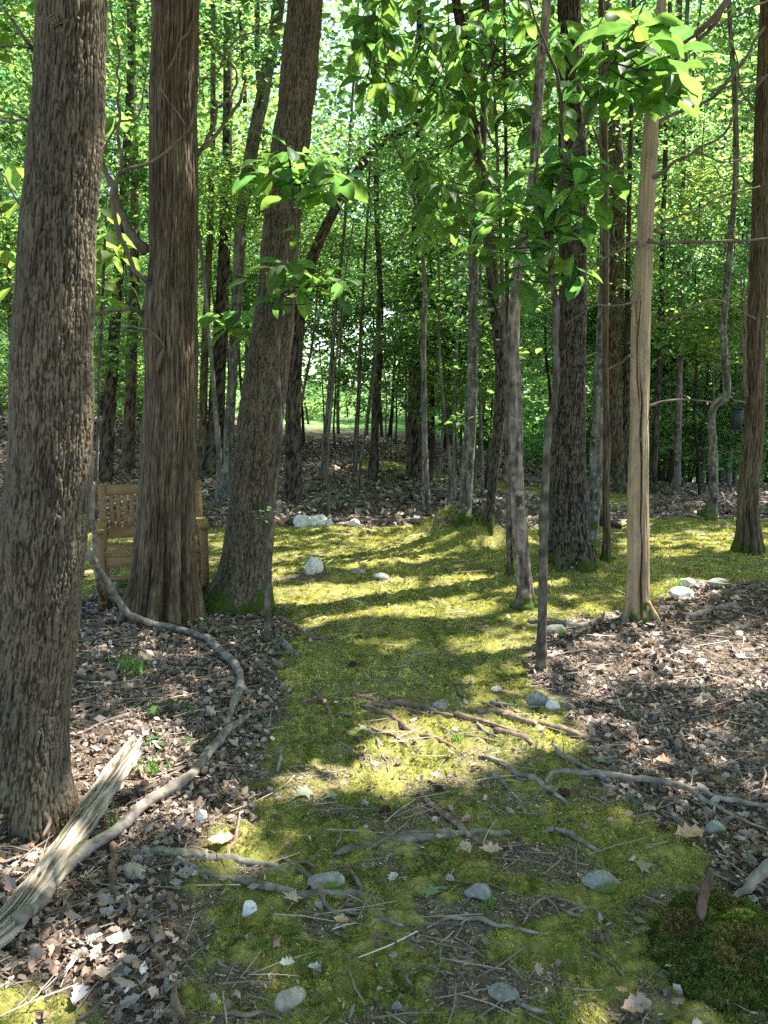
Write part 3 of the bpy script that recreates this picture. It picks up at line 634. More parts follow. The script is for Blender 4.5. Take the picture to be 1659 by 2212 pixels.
for pts in [
  [(84, 140, 14, Yo+.05), (78, 115, 12, Yo+.05), (60, 90, 9, Yo), (35, 55, 7, Yo), (5, 15, 5, Yo), (-20, -20, 4, Yo)],
  [(75, 268, 7, Yo+.05), (50, 258, 6, Yo+.1), (20, 262, 5, Yo+.2), (-20, 258, 4, Yo+.3)], [(75, 272, 6, Yo+.05), (40, 250, 4, Yo), (-10, 238, 3, Yo)],
  [(82, 110, 5, Yo+.05), (45, 98, 4, Yo), (0, 100, 3, Yo)], [(38, 440, 4, Yo+.1), (10, 385, 4, Yo+.2), (-20, 360, 3, Yo+.2)]]: limb(T1, pts, L1, seed=int(pts[0][1]), kink=.004, ds=.02)
Yd = C7[1][1]
for pts in [
  [(1400, 524, 10, Yd-.1), (1450, 526, 7, Yd-.15), (1530, 524, 6, Yd-.2), (1600, 519, 5, Yd-.2), (1700, 512, 4, Yd-.2)],
  [(1412, 384, 10, Yd-.05), (1445, 360, 7, Yd-.1), (1500, 325, 6, Yd-.15), (1560, 290, 6, Yd-.2), (1600, 220, 5, Yd-.2), (1680, 140, 4, Yd-.2)],
  [(1412, 500, 7, Yd), (1440, 475, 5, Yd+.1), (1500, 455, 4, Yd+.15), (1560, 425, 4, Yd+.2), (1640, 400, 3, Yd+.2)],
  [(1418, 266, 10, Yd), (1450, 250, 8, Yd), (1510, 225, 8, Yd), (1560, 190, 8, Yd-.1), (1600, 140, 7, Yd-.1), (1655, 60, 6, Yd-.1)],
  [(1440, 110, 9, Yd-.05), (1480, 85, 11, Yd-.1), (1520, 60, 12, Yd-.15), (1550, 30, 14, Yd-.2), (1575, -10, 14, Yd-.2)],
  [(1450, 135, 8, Yd-.05), (1490, 105, 10, Yd-.1), (1525, 75, 10, Yd-.1), (1560, 20, 9, Yd-.1), (1580, -20, 8, Yd-.1)],
  [(1382, 518, 8, Yd), (1350, 535, 6, Yd-.1), (1315, 552, 4, Yd-.15), (1295, 562, 3, Yd-.2)],
  [(1374, 655, 6, Yd-.05), (1330, 658, 5, Yd-.15), (1280, 662, 4, Yd-.2), (1245, 685, 3, Yd-.25), (1222, 706, 2, Yd-.25)],
  [(1385, 630, 4, Yd-.12), (1376, 665, 5, Yd-.14), (1378, 700, 3, Yd-.12)],
  [(1405, 710, 5, Yd), (1450, 690, 4, Yd-.05), (1510, 660, 3, Yd-.1), (1560, 650, 3, Yd-.15), (1630, 690, 3, Yd-.2)],
  [(1410, 500, 4, Yd), (1450, 510, 4, Yd), (1495, 530, 3, Yd)], [(1404, 880, 6, Yd), (1430, 865, 5, Yd), (1480, 862, 4, Yd), (1540, 866, 3, Yd)],
  [(1560, 190, 4, Yd-.1), (1620, 175, 3, Yd-.1), (1690, 150, 3, Yd-.1)], [(1500, 325, 3, Yd-.1), (1560, 350, 3, Yd-.1), (1600, 345, 3, Yd-.1)],
  [(1530, 60, 5, Yd-.1), (1600, 30, 4, Yd-.1), (1700, -20, 4, Yd-.1)], [(1360, 548, 3, Yd-.1), (1330, 520, 2, Yd-.1), (1325, 490, 2, Yd-.1)],
  [(1398, 1298, 10, Yd-.08), (1412, 1320, 9, Yd-.13), (1425, 1348, 8, Yd-.2)],
 ]: limb(R7, pts, L7, seed=int(pts[0][1]), kink=.01, mt='twigwood' if pts[0][1] < 1200 else 'dead', name='branch' if pts[0][1] < 1200 else 'root')
Y6 = C6[1][1]
for pts in [[(1308, 780, 5, Y6), (1290, 760, 4, Y6), (1268, 770, 3, Y6), (1250, 775, 2, Y6)], [(1312, 800, 5, Y6), (1340, 785, 4, Y6), (1370, 760, 3, Y6)], [(1305, 330, 7, Y6), (1290, 300, 6, Y6), (1278, 275, 4, Y6)],
            [(1310, 400, 4, Y6), (1345, 360, 3, Y6), (1375, 320, 3, Y6)], [(1310, 560, 3, Y6), (1335, 530, 3, Y6), (1365, 520, 2, Y6)]]: limb(R6, pts, L6, seed=int(pts[0][1]), kink=.01)
Y9 = C9[1][1]
for pts in [[(1628, 620, 5, Y9), (1612, 560, 4, Y9), (1608, 640, 5, Y9-.1), (1610, 760, 6, Y9-.1)], [(1614, 860, 8, Y9), (1605, 820, 7, Y9-.1), (1612, 780, 7, Y9-.1), (1604, 740, 6, Y9-.1), (1610, 680, 5, Y9-.1), (1600, 600, 4, Y9-.1)],
            [(1625, 400, 5, Y9), (1600, 380, 4, Y9), (1570, 390, 3, Y9), (1540, 360, 3, Y9)], [(1632, 240, 5, Y9), (1600, 190, 4, Y9), (1590, 120, 3, Y9), (1560, 60, 3, Y9)],
            [(1615, 872, 6, Y9), (1598, 868, 4, Y9-.1), (1580, 862, 3, Y9-.1)], [(1640, 560, 4, Y9), (1600, 520, 3, Y9), (1550, 505, 2, Y9)]]: limb(R9, pts, L9, seed=int(pts[0][1])+5, kink=.015)

# ------------------------------------------------------------------ broad-leaved saplings with big leaf whorls
def T_broad():
    n = 8; xs = np.linspace(0, 1, n); w = np.array([.02, .10, .17, .235, .27, .25, .16, .0]); V = []
    for k in range(n):
        for s_ in (-1, -.5, 0, .5, 1): V.append((xs[k], s_*w[k], .05*abs(s_)*w[k]*6-.28*xs[k]**2.2+.015*math.sin(k*2.1)*abs(s_)))
    t = []
    for k in range(n-1):
        for q in range(4):
            a = k*5+q; t += [(a, a+5, a+6), (a, a+6, a+1)]
    return np.array(V), np.array(t)
TB = T_broad()
VEIN = np.array([[1.0, .80 if k_ % 2 else 1.04, 1.25, .80 if k_ % 2 else 1.04, 1.0] for k_ in range(8)]).ravel()
def whorl(mb, c, nl, size, rg, droop=.25, flat=False):
    a0 = rg.uniform(0, 6.28); n = max(nl, 3)
    a = a0+np.arange(n)*2*math.pi/n+rg.normal(0, .25, n)
    dr = droop+rg.normal(0, .28, n)
    d = np.stack([np.cos(a), np.sin(a), -dr], 1); up = np.stack([.3*rg.normal(size=n), .3*rg.normal(size=n), np.ones(n)], 1)
    R = frames(d, up); pet = .12*size
    pos = c+d/np.linalg.norm(d, axis=1)[:, None]*pet+np.stack([np.zeros(n)]*2+[rg.uniform(-.02, .02, n)], 1)
    sc = size*rg.uniform(.7, 1.12, n)
    V, T, t = place(TB, pos, R, sc, leaf_tints(n, rg, .22, .16)); t = t*np.tile(VEIN, n)[:, None]; mb.add(V, tris=T, tint=t)
def leafy(parent, loc, stems, whorls, Yv, size_px, seed, mt='leaf_big', twig_w=3, dY=.25, droop=.3):
    rg = np.random.default_rng(seed); mb = MB(); tw = MB(); pts = []
    for st in stems:
        C = np.array([at(u, v, y) for u, v, w, y in st]); pts.append(resample(C, np.ones(len(C)), .03)[0])
    SP = np.vstack(pts)
    for wdef in whorls:
        u, v, nl = wdef[:3]; sp = (wdef[3] if len(wdef) > 3 else size_px)*1.14
        Y = Yv+rg.uniform(-dY, dY); c = at(u, v, Y); whorl(mb, c, nl, sp*dep(c)/F_PX, rg, droop)
        q = SP[np.argmin(np.linalg.norm((SP-c)*[1, .6, 1.4]+[0, 0, .08], axis=1))]
        if np.linalg.norm(q-c) > .03:
            mid = (q*.5+c*.5)+[0, 0, -.02]; CC, rr_ = resample(np.array([q, mid, c]), np.array([.005, .004, .0025]), .03)
            V, Qd, T = tube(CC, rr_, 5); tw.add(V, Qd, T, bark=V[:, 0]*0+.3, mossy=V[:, 0]*0)
    mb.obj('foliage', M[mt], parent, loc, True)
    if tw.n: tw.obj('twigwork', M['sapling'], parent, loc, True)
def stem(parent, pts, loc, name='trunk', mt='sapling', seed=1, kn=.1):
    C = np.array([at(u, v, y) for u, v, w, y in pts]); r = np.array([w*.5*dep(c)/F_PX for c, (u, v, w, y) in zip(C, pts)])
    Cz, rz = resample(C, r, .012); k = np.arange(len(Cz))
    rz = rz*(1+kn*2*np.clip(vnoise(k*.16, k*0., 3., seed)-.35, 0, 1)*2+.05*vnoise(k*.6, k*0., 1., seed))
    V, Qd, T = tube(Cz, rz, 20); b = .5+.6*fbm(V[:, 0]*30, V[:, 1]*30, V[:, 2]*18, seed, 3)
    hg = V[:, 2]-terrain(V[:, 0], V[:, 1])
    return mk(name, V, [Qd, T], M[mt], {'bark': b, 'mossy': S((.05-hg)/.04)*.8}, True, parent, loc)
# S1 in front of the leaning oak
b = G(577, 1388); Ys = b[1]
s1 = thing('sapling', 'thin crooked sapling with tiers of broad green leaves, in front of the leaning oak', 'sapling', b)
st1 = [(577, 1400, 17, Ys), (577, 1350, 15, Ys), (579, 1280, 14, Ys), (582, 1200, 13, Ys), (585, 1120, 13, Ys), (591, 1050, 11, Ys), (602, 975, 11, Ys), (606, 930, 12, Ys), (603, 860, 9, Ys), (600, 760, 8, Ys), (606, 680, 9, Ys), (612, 620, 9, Ys), (618, 560, 8, Ys), (628, 480, 7, Ys), (632, 420, 6, Ys), (627, 360, 5, Ys), (625, 315, 4, Ys)]
stem(s1, st1, b, seed=3)
br1 = [(626, 400, 4, Ys), (612, 365, 4, Ys-.05), (600, 345, 3, Ys-.1), (590, 335, 3, Ys-.1)]; limb(s1, br1, b, 'sapling', seed=2)
leafy(s1, b, [st1], [(622, 322, 6), (650, 338, 7, 66), (690, 350, 5), (600, 368, 6, 66), (560, 372, 4), (650, 400, 5), (712, 372, 5, 66), (740, 390, 4), (700, 410, 4), (625, 430, 4), (575, 350, 4),
   (618, 572, 6, 66), (650, 585, 5), (590, 580, 4), (700, 590, 5, 66), (740, 605, 4), (675, 610, 5), (640, 620, 4), (560, 605, 4), (600, 640, 4), (720, 640, 3), (640, 500, 3, 48), (660, 455, 2, 40)], Ys, 58, 11, dY=.22, droop=.18)
V0 = at(560, 1108, Ys-.1); mbx = MB(); rg = np.random.default_rng(4)
for du, dv in ((-12, 4), (10, 14), (22, -6), (0, 20)): whorl(mbx, at(565+du, 1106+dv, Ys-.05), 2, .055, rg, .1)
mbx.obj('foliage', M['leaf_cool'], s1, b, True)
# low sprays left of the leaning oak
b = G(505, 1292); Ys2 = b[1]+.3
sx = thing('sapling', 'short leafy sapling with wide pale leaves between the cedar and the leaning oak', 'sapling', [b[0], Ys2, terrain(b[0], Ys2)])
st = [(505, 1290, 6, Ys2), (500, 1100, 5, Ys2), (496, 900, 5, Ys2), (492, 760, 4, Ys2), (488, 690, 3, Ys2)]; stem(sx, st, sx.location[:], seed=7)
leafy(sx, sx.location[:], [st], [(480, 680, 6, 52), (455, 685, 5, 48), (520, 672, 5, 48), (500, 705, 4, 48), (545, 690, 4, 44), (540, 720, 3, 44)], Ys2, 46, 21, dY=.15)
# S2 on the right of the path
b = G(1168, 1448); Y2 = b[1]
s2 = thing('sapling', 'tall knobbly sapling with big drooping leaves, foot at the edge of the sunlit leaf litter', 'sapling', b)
st2 = [(1168, 1458, 27, Y2), (1169, 1420, 24, Y2), (1171, 1350, 20, Y2), (1173, 1260, 19, Y2), (1174, 1180, 19, Y2), (1175, 1100, 18, Y2), (1178, 1030, 17, Y2), (1182, 960, 16, Y2), (1184, 915, 17, Y2), (1194, 885, 15, Y2), (1199, 850, 13, Y2), (1202, 780, 13, Y2), (1199, 720, 13, Y2), (1201, 660, 14, Y2), (1192, 600, 13, Y2), (1190, 540, 12, Y2), (1193, 480, 12, Y2), (1205, 420, 10, Y2), (1222, 350, 9, Y2)]
stem(s2, st2, b, seed=12)
f1 = [(1222, 352, 8, Y2), (1214, 300, 8, Y2), (1212, 230, 8, Y2), (1205, 165, 7, Y2-.05), (1180, 100, 6, Y2-.1), (1160, 50, 5, Y2-.1), (1142, -10, 4, Y2-.1)]
f2 = [(1222, 350, 8, Y2), (1248, 300, 8, Y2-.05), (1275, 230, 8, Y2-.1), (1300, 170, 7, Y2-.15), (1330, 110, 6, Y2-.2), (1365, 60, 5, Y2-.2), (1400, -10, 4, Y2-.2)]
for q, f in enumerate((f1, f2)): limb(s2, f, b, 'sapling', seed=q+30, kink=.006)
SUNNY = [(1300, 62, 6), (1340, 30, 6), (1375, 55, 7, 70), (1405, 85, 6), (1290, 120, 5), (1335, 118, 6, 80), (1375, 130, 6, 80), (1425, 120, 8, 82), (1455, 150, 6, 80), (1420, 165, 6, 80), (1260, 165, 5), (1300, 185, 6), (1345, 175, 6, 74), (1440, 205, 5, 76), (1385, 195, 5, 70)]
SHADY = [(1200, 318, 5), (1225, 345, 6, 66), (1265, 355, 6, 66), (1160, 362, 5), (1300, 380, 5, 66), (1330, 372, 4, 62), (1190, 395, 7, 66), (1240, 405, 6, 66), (1130, 405, 5), (1285, 420, 5), (1090, 430, 4), (1150, 440, 5), (1210, 455, 6, 66), (1265, 460, 4),
   (1110, 470, 5, 66), (1060, 470, 4), (1170, 490, 6, 66), (1225, 505, 5), (1130, 520, 5, 66), (1200, 540, 5), (1240, 550, 4, 66), (1085, 540, 4, 66), (1045, 530, 4, 66), (1160, 570, 5, 66), (1215, 590, 5, 70), (1255, 590, 3), (1120, 590, 4, 70), (1180, 455, 5)]
leafy(s2, b, [st2, f1, f2], SHADY+SUNNY, Y2, 60, 31, dY=.3, droop=.22)
S2SUN = [(u, v) for u, v, *_ in SUNNY]
for u, v in S2SUN[::2]: LIT3.append((at(u, v, Y2-.1), .16, .97))
for u, v in ((1240, 540), (1220, 600), (640, 345), (720, 380), (1400, 400), (1390, 800), (1380, 1100), (1395, 1270), (430, 1240), (425, 1150), (490, 690)): LIT3.append((at(u, v, Y2+.3), .10, .85))
LIT3.append((at(1375, 1000, Yd), .16, .8)); LIT3.append((at(1375, 1200, Yd), .16, .7))
# mid-height drooping-leaf sapling, upper centre-right
b = np.array([1.0, 6.6, 0]); b[2] = terrain(b[0], b[1])
s3 = thing('leafy_tree', 'airy understory tree whose drooping leaves hang between the arching tree and the massive oak', 'tree', b)
st3 = [(1098, 1244, 9, 6.6), (1094, 900, 8, 6.6), (1085, 600, 8, 6.6), (1075, 350, 7, 6.6), (1065, 150, 6, 6.6), (1050, -60, 5, 6.6)]; stem(s3, st3, b, seed=17)
sb = [(1075, 320, 5, 6.6), (1010, 240, 5, 6.5), (940, 190, 4, 6.4), (870, 160, 3, 6.4), (800, 130, 2, 6.4)]; limb(s3, sb, b, 'sapling', seed=3, kink=.02)
rgq = np.random.default_rng(77); wh = []
for k in range(95):
    u = rgq.uniform(780, 1230); v = rgq.uniform(-20, 130+.42*(u-780)*(1 if u < 1100 else .55)+60); wh.append((u, v, int(rgq.integers(3, 6)), rgq.uniform(38, 56)))
for k in range(30): wh.append((rgq.uniform(900, 1080), rgq.uniform(330, 520), 4, rgq.uniform(34, 46)))
leafy(s3, b, [st3, sb], wh, 6.6, 46, 41, dY=.8, droop=.55)
b = np.array([-3.3, 7.6, 0]); b[2] = terrain(b[0], b[1])
s4 = thing('leafy_tree', 'small understory tree with broad light leaves glimpsed between the left edge oak and the cedar', 'tree', b)
st4 = [(205, 1200, 6, 7.6), (215, 800, 6, 7.6), (228, 500, 5, 7.6), (232, 420, 3, 7.6)]; stem(s4, st4, b, seed=19)
leafy(s4, b, [st4], [(220, 450, 6), (235, 500, 6), (215, 530, 5), (250, 545, 5), (205, 600, 4), (235, 640, 4), (20, 345, 5), (40, 430, 5), (70, 500, 5), (15, 540, 5), (250, 250, 4), (30, 620, 4), (80, 660, 4), (265, 600, 4)], 7.6, 56, 45, dY=.3, droop=.4)

for (u, v, Yq, rad) in ((640, 340, Ys, .26), (700, 385, Ys, .2), (570, 370, Ys, .16), (640, 580, Ys, .24), (720, 600, Ys, .2), (480, 690, Ys2, .22), (860, 150, 6.3, .35), (950, 230, 6.5, .3), (1040, 120, 6.7, .35), (1150, 60, 6.4, .35), (1000, 420, 6.6, .3), (1200, 30, Y2, .3), (1330, 60, Y2, .25), (1430, 160, Y2-.1, .3), (235, 520, 7.6, .3), (40, 450, 7.6, .3)):
    LIT3.append((at(u, v, Yq), rad, .93))
# ------------------------------------------------------------------ woodland behind
def crown_mesh(name, n, rx, rz, size, seed, mt, clumps=70, tm='kite', shell=.55, lo=0.0):
    rg = np.random.default_rng(seed); d = rg.normal(size=(clumps, 3)); d /= np.linalg.norm(d, axis=1)[:, None]
    c = d*(rg.uniform(lo, 1, clumps)**(shell))[:, None]*[rx, rx, rz]; cr = rx*rg.uniform(.13, .27, clumps)
    k = rg.integers(0, clumps, n); off = rg.normal(size=(n, 3))*[1, 1, .42]; pos = c[k]+off*cr[k][:, None]*.8
    R = rand_frames(n, .55, rg, .3); ct = leaf_tints(clumps, rg, .22, .12)
    V, T, t = place(T_kite() if tm == 'kite' else T_leaf(), pos, R, size*rg.uniform(.6, 1.25, n), ct[k]*leaf_tints(n, rg, .18, .15))
    o = mk(name, V, [T], M[mt], {'tint': t}); me = o.data; bpy.data.objects.remove(o); return me
CR = {'up': [crown_mesh('crown', 2700, 2.6, 2.0, .145, s, 'leaf', 48) for s in (1, 2, 3)],
      'cool': [crown_mesh('crown', 2800, 2.6, 2.1, .15, s, 'leaf_cool', 48) for s in (4, 5)],
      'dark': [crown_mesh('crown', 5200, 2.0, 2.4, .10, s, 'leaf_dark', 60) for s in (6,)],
      'low': [crown_mesh('crown', 1250, 1.2, .75, .115, s, 'leaf' if s < 12 else 'leaf_cool', 24) for s in (7, 8, 9, 12)],
      'far': [crown_mesh('crown', 2900, 3.4, 3.0, .20, s, 'leaf', 60) for s in (10, 11)]}
def rough_trunk(x, y, r0, H, seed, mt, lean=0.0):
    rg = np.random.default_rng(seed); k = 9; z0 = float(terrain(x, y))
    zz = np.linspace(-.2, H, k); lx = lean*zz+np.cumsum(rg.normal(0, .035, k))*(H/6); ly = np.cumsum(rg.normal(0, .03, k))*(H/6)
    C = np.stack([lx-lx[1], ly-ly[1], zz], 1); r = r0*(1-.65*zz.clip(0)/H); r[0] *= 1.5; r[1] *= 1.15
    Cz, rz = resample(C, r, .22); V, Q_, T = tube(Cz, rz, 9)
    b = .5+.7*fbm(V[:, 0]*9+seed, V[:, 1]*9, V[:, 2]*2.5, seed, 3)
    return (V, Q_, T, b, mt)
def bg_tree(name, label, x, y, r0, H, seed, mt, crowns, group, lean=0.0):
    z0 = float(terrain(x, y)); t = thing(name, label, 'tree', (x, y, z0), group)
    V, Q_, T, b, mt = rough_trunk(x, y, r0, H, seed, mt, lean)
    mk('trunk', V, [Q_, T], M[mt], {'bark': b, 'mossy': b*0}, True, t)
    for (cx, cy, cz, kind, sc) in crowns:
        o = bpy.data.objects.new('crown', random.choice(CR[kind])); COL.objects.link(o); o.parent = t
        o.location = (cx, cy, cz); o.rotation_euler = (random.uniform(-.2, .2), random.uniform(-.2, .2), random.uniform(0, 6.28)); o.scale = (sc, sc, sc*random.uniform(.8, 1.15))
    return t
rb = np.random.default_rng(99)
GRP1 = 'slender understory trees filling the wood'; GRP2 = 'tall woodland trees far behind'
used = []
def okpos(x, y, dmin):
    return all((x-a)**2+(y-b_)**2 > dmin**2 for a, b_ in used)
# tall trees
cnt = 0
while cnt < 44:
    y = rb.uniform(13, 42); x = rb.uniform(-.62*y-2, .62*y+2); v_ok = True
    u = CX+x/y*F_PX
    if 600 < u < 1150 and y > 20 and rb.random() < .8: continue
    if y < 20 and -3 < x < 9: continue
    if not okpos(x, y, 1.0): continue
    used.append((x, y)); cnt += 1; H = rb.uniform(12, 17)+(3 if y > 20 else 0)
    kc = 'far' if y > 22 else ('cool' if rb.random() < .4 else 'up')
    cr = [(rb.normal(0, .8), rb.normal(0, .8), H*rb.uniform(.6, .95), kc, rb.uniform(.85, 1.2))]
    if y > 20: cr.append((rb.normal(0, 1.5), rb.normal(0, 1.5), H*.92, kc, 1.1))
    if rb.random() < .3: cr.append((rb.normal(0, 1.2), rb.normal(0, 1), H*rb.uniform(.35, .6), kc, rb.uniform(.65, .95)))
    bg_tree('woodland_tree', 'one of the many tall straight trunks standing deep in the green wood', x, y, rb.uniform(.05, .14), H, int(rb.integers(1e6)), random.choice(['oak', 'oak_dark', 'smooth', 'oak_dark']), cr, GRP2, rb.normal(0, .03))
cnt = 0
while cnt < 78:
    y = rb.uniform(10.5, 34); x = rb.uniform(-.58*y-1, .58*y+1); u = CX+x/y*F_PX
    if x > 1.2 and y < 13.5: continue
    if 600 < u < 900 and y < 14: continue
    if 590 < u < 900 and rb.random() < .8: continue
    if not okpos(x, y, .55): continue
    used.append((x, y)); cnt += 1; H = rb.uniform(3.5, 8)
    kc = 'up' if rb.random() < .6 else 'cool'; cr = []
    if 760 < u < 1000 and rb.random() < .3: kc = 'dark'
    cr.append((rb.normal(0, .5), rb.normal(0, .5), H*rb.uniform(.8, 1.0), kc, rb.uniform(.5, .85)))
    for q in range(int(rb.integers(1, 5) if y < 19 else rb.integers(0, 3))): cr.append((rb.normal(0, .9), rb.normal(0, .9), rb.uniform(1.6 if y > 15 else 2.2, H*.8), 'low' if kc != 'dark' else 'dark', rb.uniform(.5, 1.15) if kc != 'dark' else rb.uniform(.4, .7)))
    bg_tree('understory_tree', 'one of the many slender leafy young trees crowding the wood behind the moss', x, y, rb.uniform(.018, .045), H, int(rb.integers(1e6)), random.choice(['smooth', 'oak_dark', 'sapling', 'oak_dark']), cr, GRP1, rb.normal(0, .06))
# bare thin stems by the clearing and right side
for k in range(46):
    if k < 20: u = rb.uniform(690, 1000); y = rb.uniform(17, 26)
    else: u = rb.uniform(1340, 1660); y = rb.uniform(15, 26)
    x = (u-CX)/F_PX*y
    bg_tree('thin_tree', 'one of the thin dark stems ranked across the far edge of the wood', x, y, rb.uniform(.018, .05), rb.uniform(6, 10), int(rb.integers(1e6)), random.choice(['oak_dark', 'smooth', 'oak']), [], 'thin stems at the wood edge', rb.normal(0, .05))
# leafy young trees of the mid-distance, in clear light
for k in range(26):
    y = rb.uniform(12.5, 19); u = rb.uniform(560, 1060) if k < 15 else rb.uniform(1330, 1680)
    x = (u-CX)/F_PX*y
    if not okpos(x, y, .5): continue
    used.append((x, y)); H = rb.uniform(3.4, 6.5); cr = [(rb.normal(0, .5), rb.normal(0, .4), H*q_, 'low', rb.uniform(.6, 1.1)) for q_ in (.97, .78, .6, .45)]
    bg_tree('understory_tree', 'one of the many slender leafy young trees crowding the wood behind the moss', x, y, rb.uniform(.015, .035), H, int(rb.integers(1e6)), random.choice(['oak_dark', 'sapling', 'smooth']), cr, GRP1, rb.normal(0, .05))
# leafy shrubs that close the view low down
for k in range(34):
    y = rb.uniform(15, 30); u = rb.uniform(-60, 1720) if k % 2 else rb.uniform(1250, 1720)
    if 600 < u < 900 and y < 30: continue
    x = (u-CX)/F_PX*y; z0 = float(terrain(x, y)); t = thing('shrub', 'one of the leafy green shrubs growing low between the far trunks', 'shrub', (x, y, z0), 'leafy shrubs between the far trunks')
    for q in range(2):
        o = bpy.data.objects.new('foliage', random.choice(CR['low'])); COL.objects.link(o); o.parent = t; sc = rb.uniform(.7, 1.3)
        o.location = (rb.normal(0, .5), rb.normal(0, .5), rb.uniform(.5, 1.9)); o.rotation_euler = (0, 0, rb.uniform(0, 6)); o.scale = (sc, sc, sc*.9)
# far wood: one mass
mb = MB(); rg = np.random.default_rng(5)
for (n, r0, r1, zt, l0, l1, thr, sd) in ((170000, 40, 66, 33, .38, .68, -.27, 33), (40000, 26, 36, 12, .20, .34, .06, 37)):
    ang = rg.uniform(-R_(42), R_(42), n); rad = r0+(r1-r0)*rg.uniform(0, 1, n)**.8; zc = rg.uniform(0, 1, n)*np.minimum(zt, (rad-r0)*1.35+(2.5 if r0 > 30 else 1.0))
    cl = fbm(ang*r1/3.6, zc/2.2, rad/7, sd, 3); u_ = CX+np.tan(ang)*F_PX
    keep = ((cl > thr) | ((zc < 4) & (r0 > 30) & (rad < 48))) & ~((u_ > 590) & (u_ < 900) & (zc < 5.5) & ((r0 < 30) | (rad < 54)))
    ang, rad, zc = ang[keep], rad[keep], zc[keep]; n = len(ang)
    pos = np.stack([rad*np.sin(ang), rad*np.cos(ang), zc+terrain(rad*np.sin(ang), rad*np.cos(ang))], 1)
    V, T, t = place(T_kite(), pos, rand_frames(n, .7, rg, .3), rg.uniform(l0, l1, n), leaf_tints(n, rg, .3, .15)*np.exp(.9*cl[keep])[:, None]); mb.add(V, tris=T, tint=t)
tag(mb.obj('far_woods', M['leaf']), 'bright green mass of foliage closing the view far behind all trunks', 'woodland', kind='stuff')
# bushes in the clearing
for (u, y, s_, lab) in ((655, 30, 1.0, 'pale green bush at the left of the bright clearing'), (735, 33, 1.2, 'rounded light green bush in the middle of the bright clearing'), (820, 31, .9, 'light green bush at the right of the bright clearing, behind the thin dark trunk')):
    x = (u-CX)/F_PX*y; t = thing('bush', lab, 'bush', (x, y, terrain(x, y)))
    o = bpy.data.objects.new('foliage', CR['low'][0]); COL.objects.link(o); o.parent = t; o.location = (0, 0, .7*s_); o.scale = (1.3*s_,)*3

# small bright sprays on the mid-distance trunks
for (o_, l_, Yq, pts) in ((R2, Lr2, 8.4, [(1062, 655, 26), (1080, 640, 22), (1045, 668, 18), (1065, 560, 20), (1010, 450, 22)]), (R1, Lr1, 8.6, [(1035, 700, 22), (1050, 730, 18), (975, 640, 24), (1120, 760, 20), (990, 900, 14)])):
    rg = np.random.default_rng(int(Yq*10)); b_ = MB()
    for u, v, sp in pts:
        n = 16; c = at(u, v, Yq); s_ = dep(c)/F_PX; p = c+rg.normal(size=(n, 3))*[sp*s_, sp*s_*1.5, sp*s_*.35]
        V, T, t = place(T_leaf(), p, rand_frames(n, .4, rg, .3), rg.uniform(14, 24, n)*s_, leaf_tints(n, rg, .15, .1)); b_.add(V, tris=T, tint=t)
        LIT3.append((c, .3, .93))
    b_.obj('foliage', M['leaf_big'], o_, l_)
# ------------------------------------------------------------------ canopy overhead, added for shade, mostly unseen; nearer leaves become crowns
n = 165000; rg = np.random.default_rng(17)
ncl = 650; cc = np.stack([rg.uniform(-7, 13, ncl), rg.uniform(-5, 13.5, ncl), rg.uniform(5.6, 9.5, ncl)], 1)
k = rg.integers(0, ncl, n); pos = cc[k]+rg.normal(size=(n, 3))*[.62, .62, .35]
uu, vv, zz = project(pos); vis = (zz > .3) & (uu > -60) & (uu < 1720) & (vv > -30) & (vv < 2212)
pos = pos[~vis | (rg.random(n) < .2)]
n = len(pos); size = rg.uniform(.15, .26, n); R = rand_frames(n, .35, rg, .1)
m_ = np.maximum.reduce([lit_at(pos+R[:, :, 0]*(size*q)[:, None]) for q in (.05, .5, .95)]+[lit_at(pos+(R[:, :, 0]*.5+R[:, :, 1]*q)*size[:, None]) for q in (-.28, .28)])
keep = rg.random(len(pos)) > m_  # drops leaves that would block the chosen sun flecks
pos, size, R = pos[keep], size[keep], R[keep]; n = len(pos)
V0_, T0_ = T_kite(); tnt = leaf_tints(n, rg, .2, .15)
own = [(T1, L1), (T3, L3), (R4, L4), (R9, L9), (Lr3 is not None and R3, Lr3), (R1, Lr1), (R2, Lr2), (R8, None)]
own[7] = (R8, np.array(R8.location))
cen = np.array([o[1][:2] for o in own]); dd = np.hypot(pos[:, None, 0]-cen[None, :, 0], pos[:, None, 1]-cen[None, :, 1]); who = dd.argmin(1); far_ = dd.min(1) > 3.6
for q, (o, l) in enumerate(own):
    s_ = (who == q) & ~far_
    if s_.sum() > 50:
        V, T, t = place((V0_, T0_), pos[s_], R[s_], size[s_], tnt[s_]); mk('crown', V, [T], M['leaf'], {'tint': t}, parent=o, loc=l)  # part of the added shade leaves, hung on the nearest trunk
V, T, t = place((V0_, T0_), pos[far_], R[far_], size[far_], tnt[far_])
tag(mk('shade_canopy', V, [T], M['leaf'], {'tint': t}), 'mostly unseen green leaf canopy added overhead for shade, with gaps for sun flecks', 'canopy', kind='stuff')

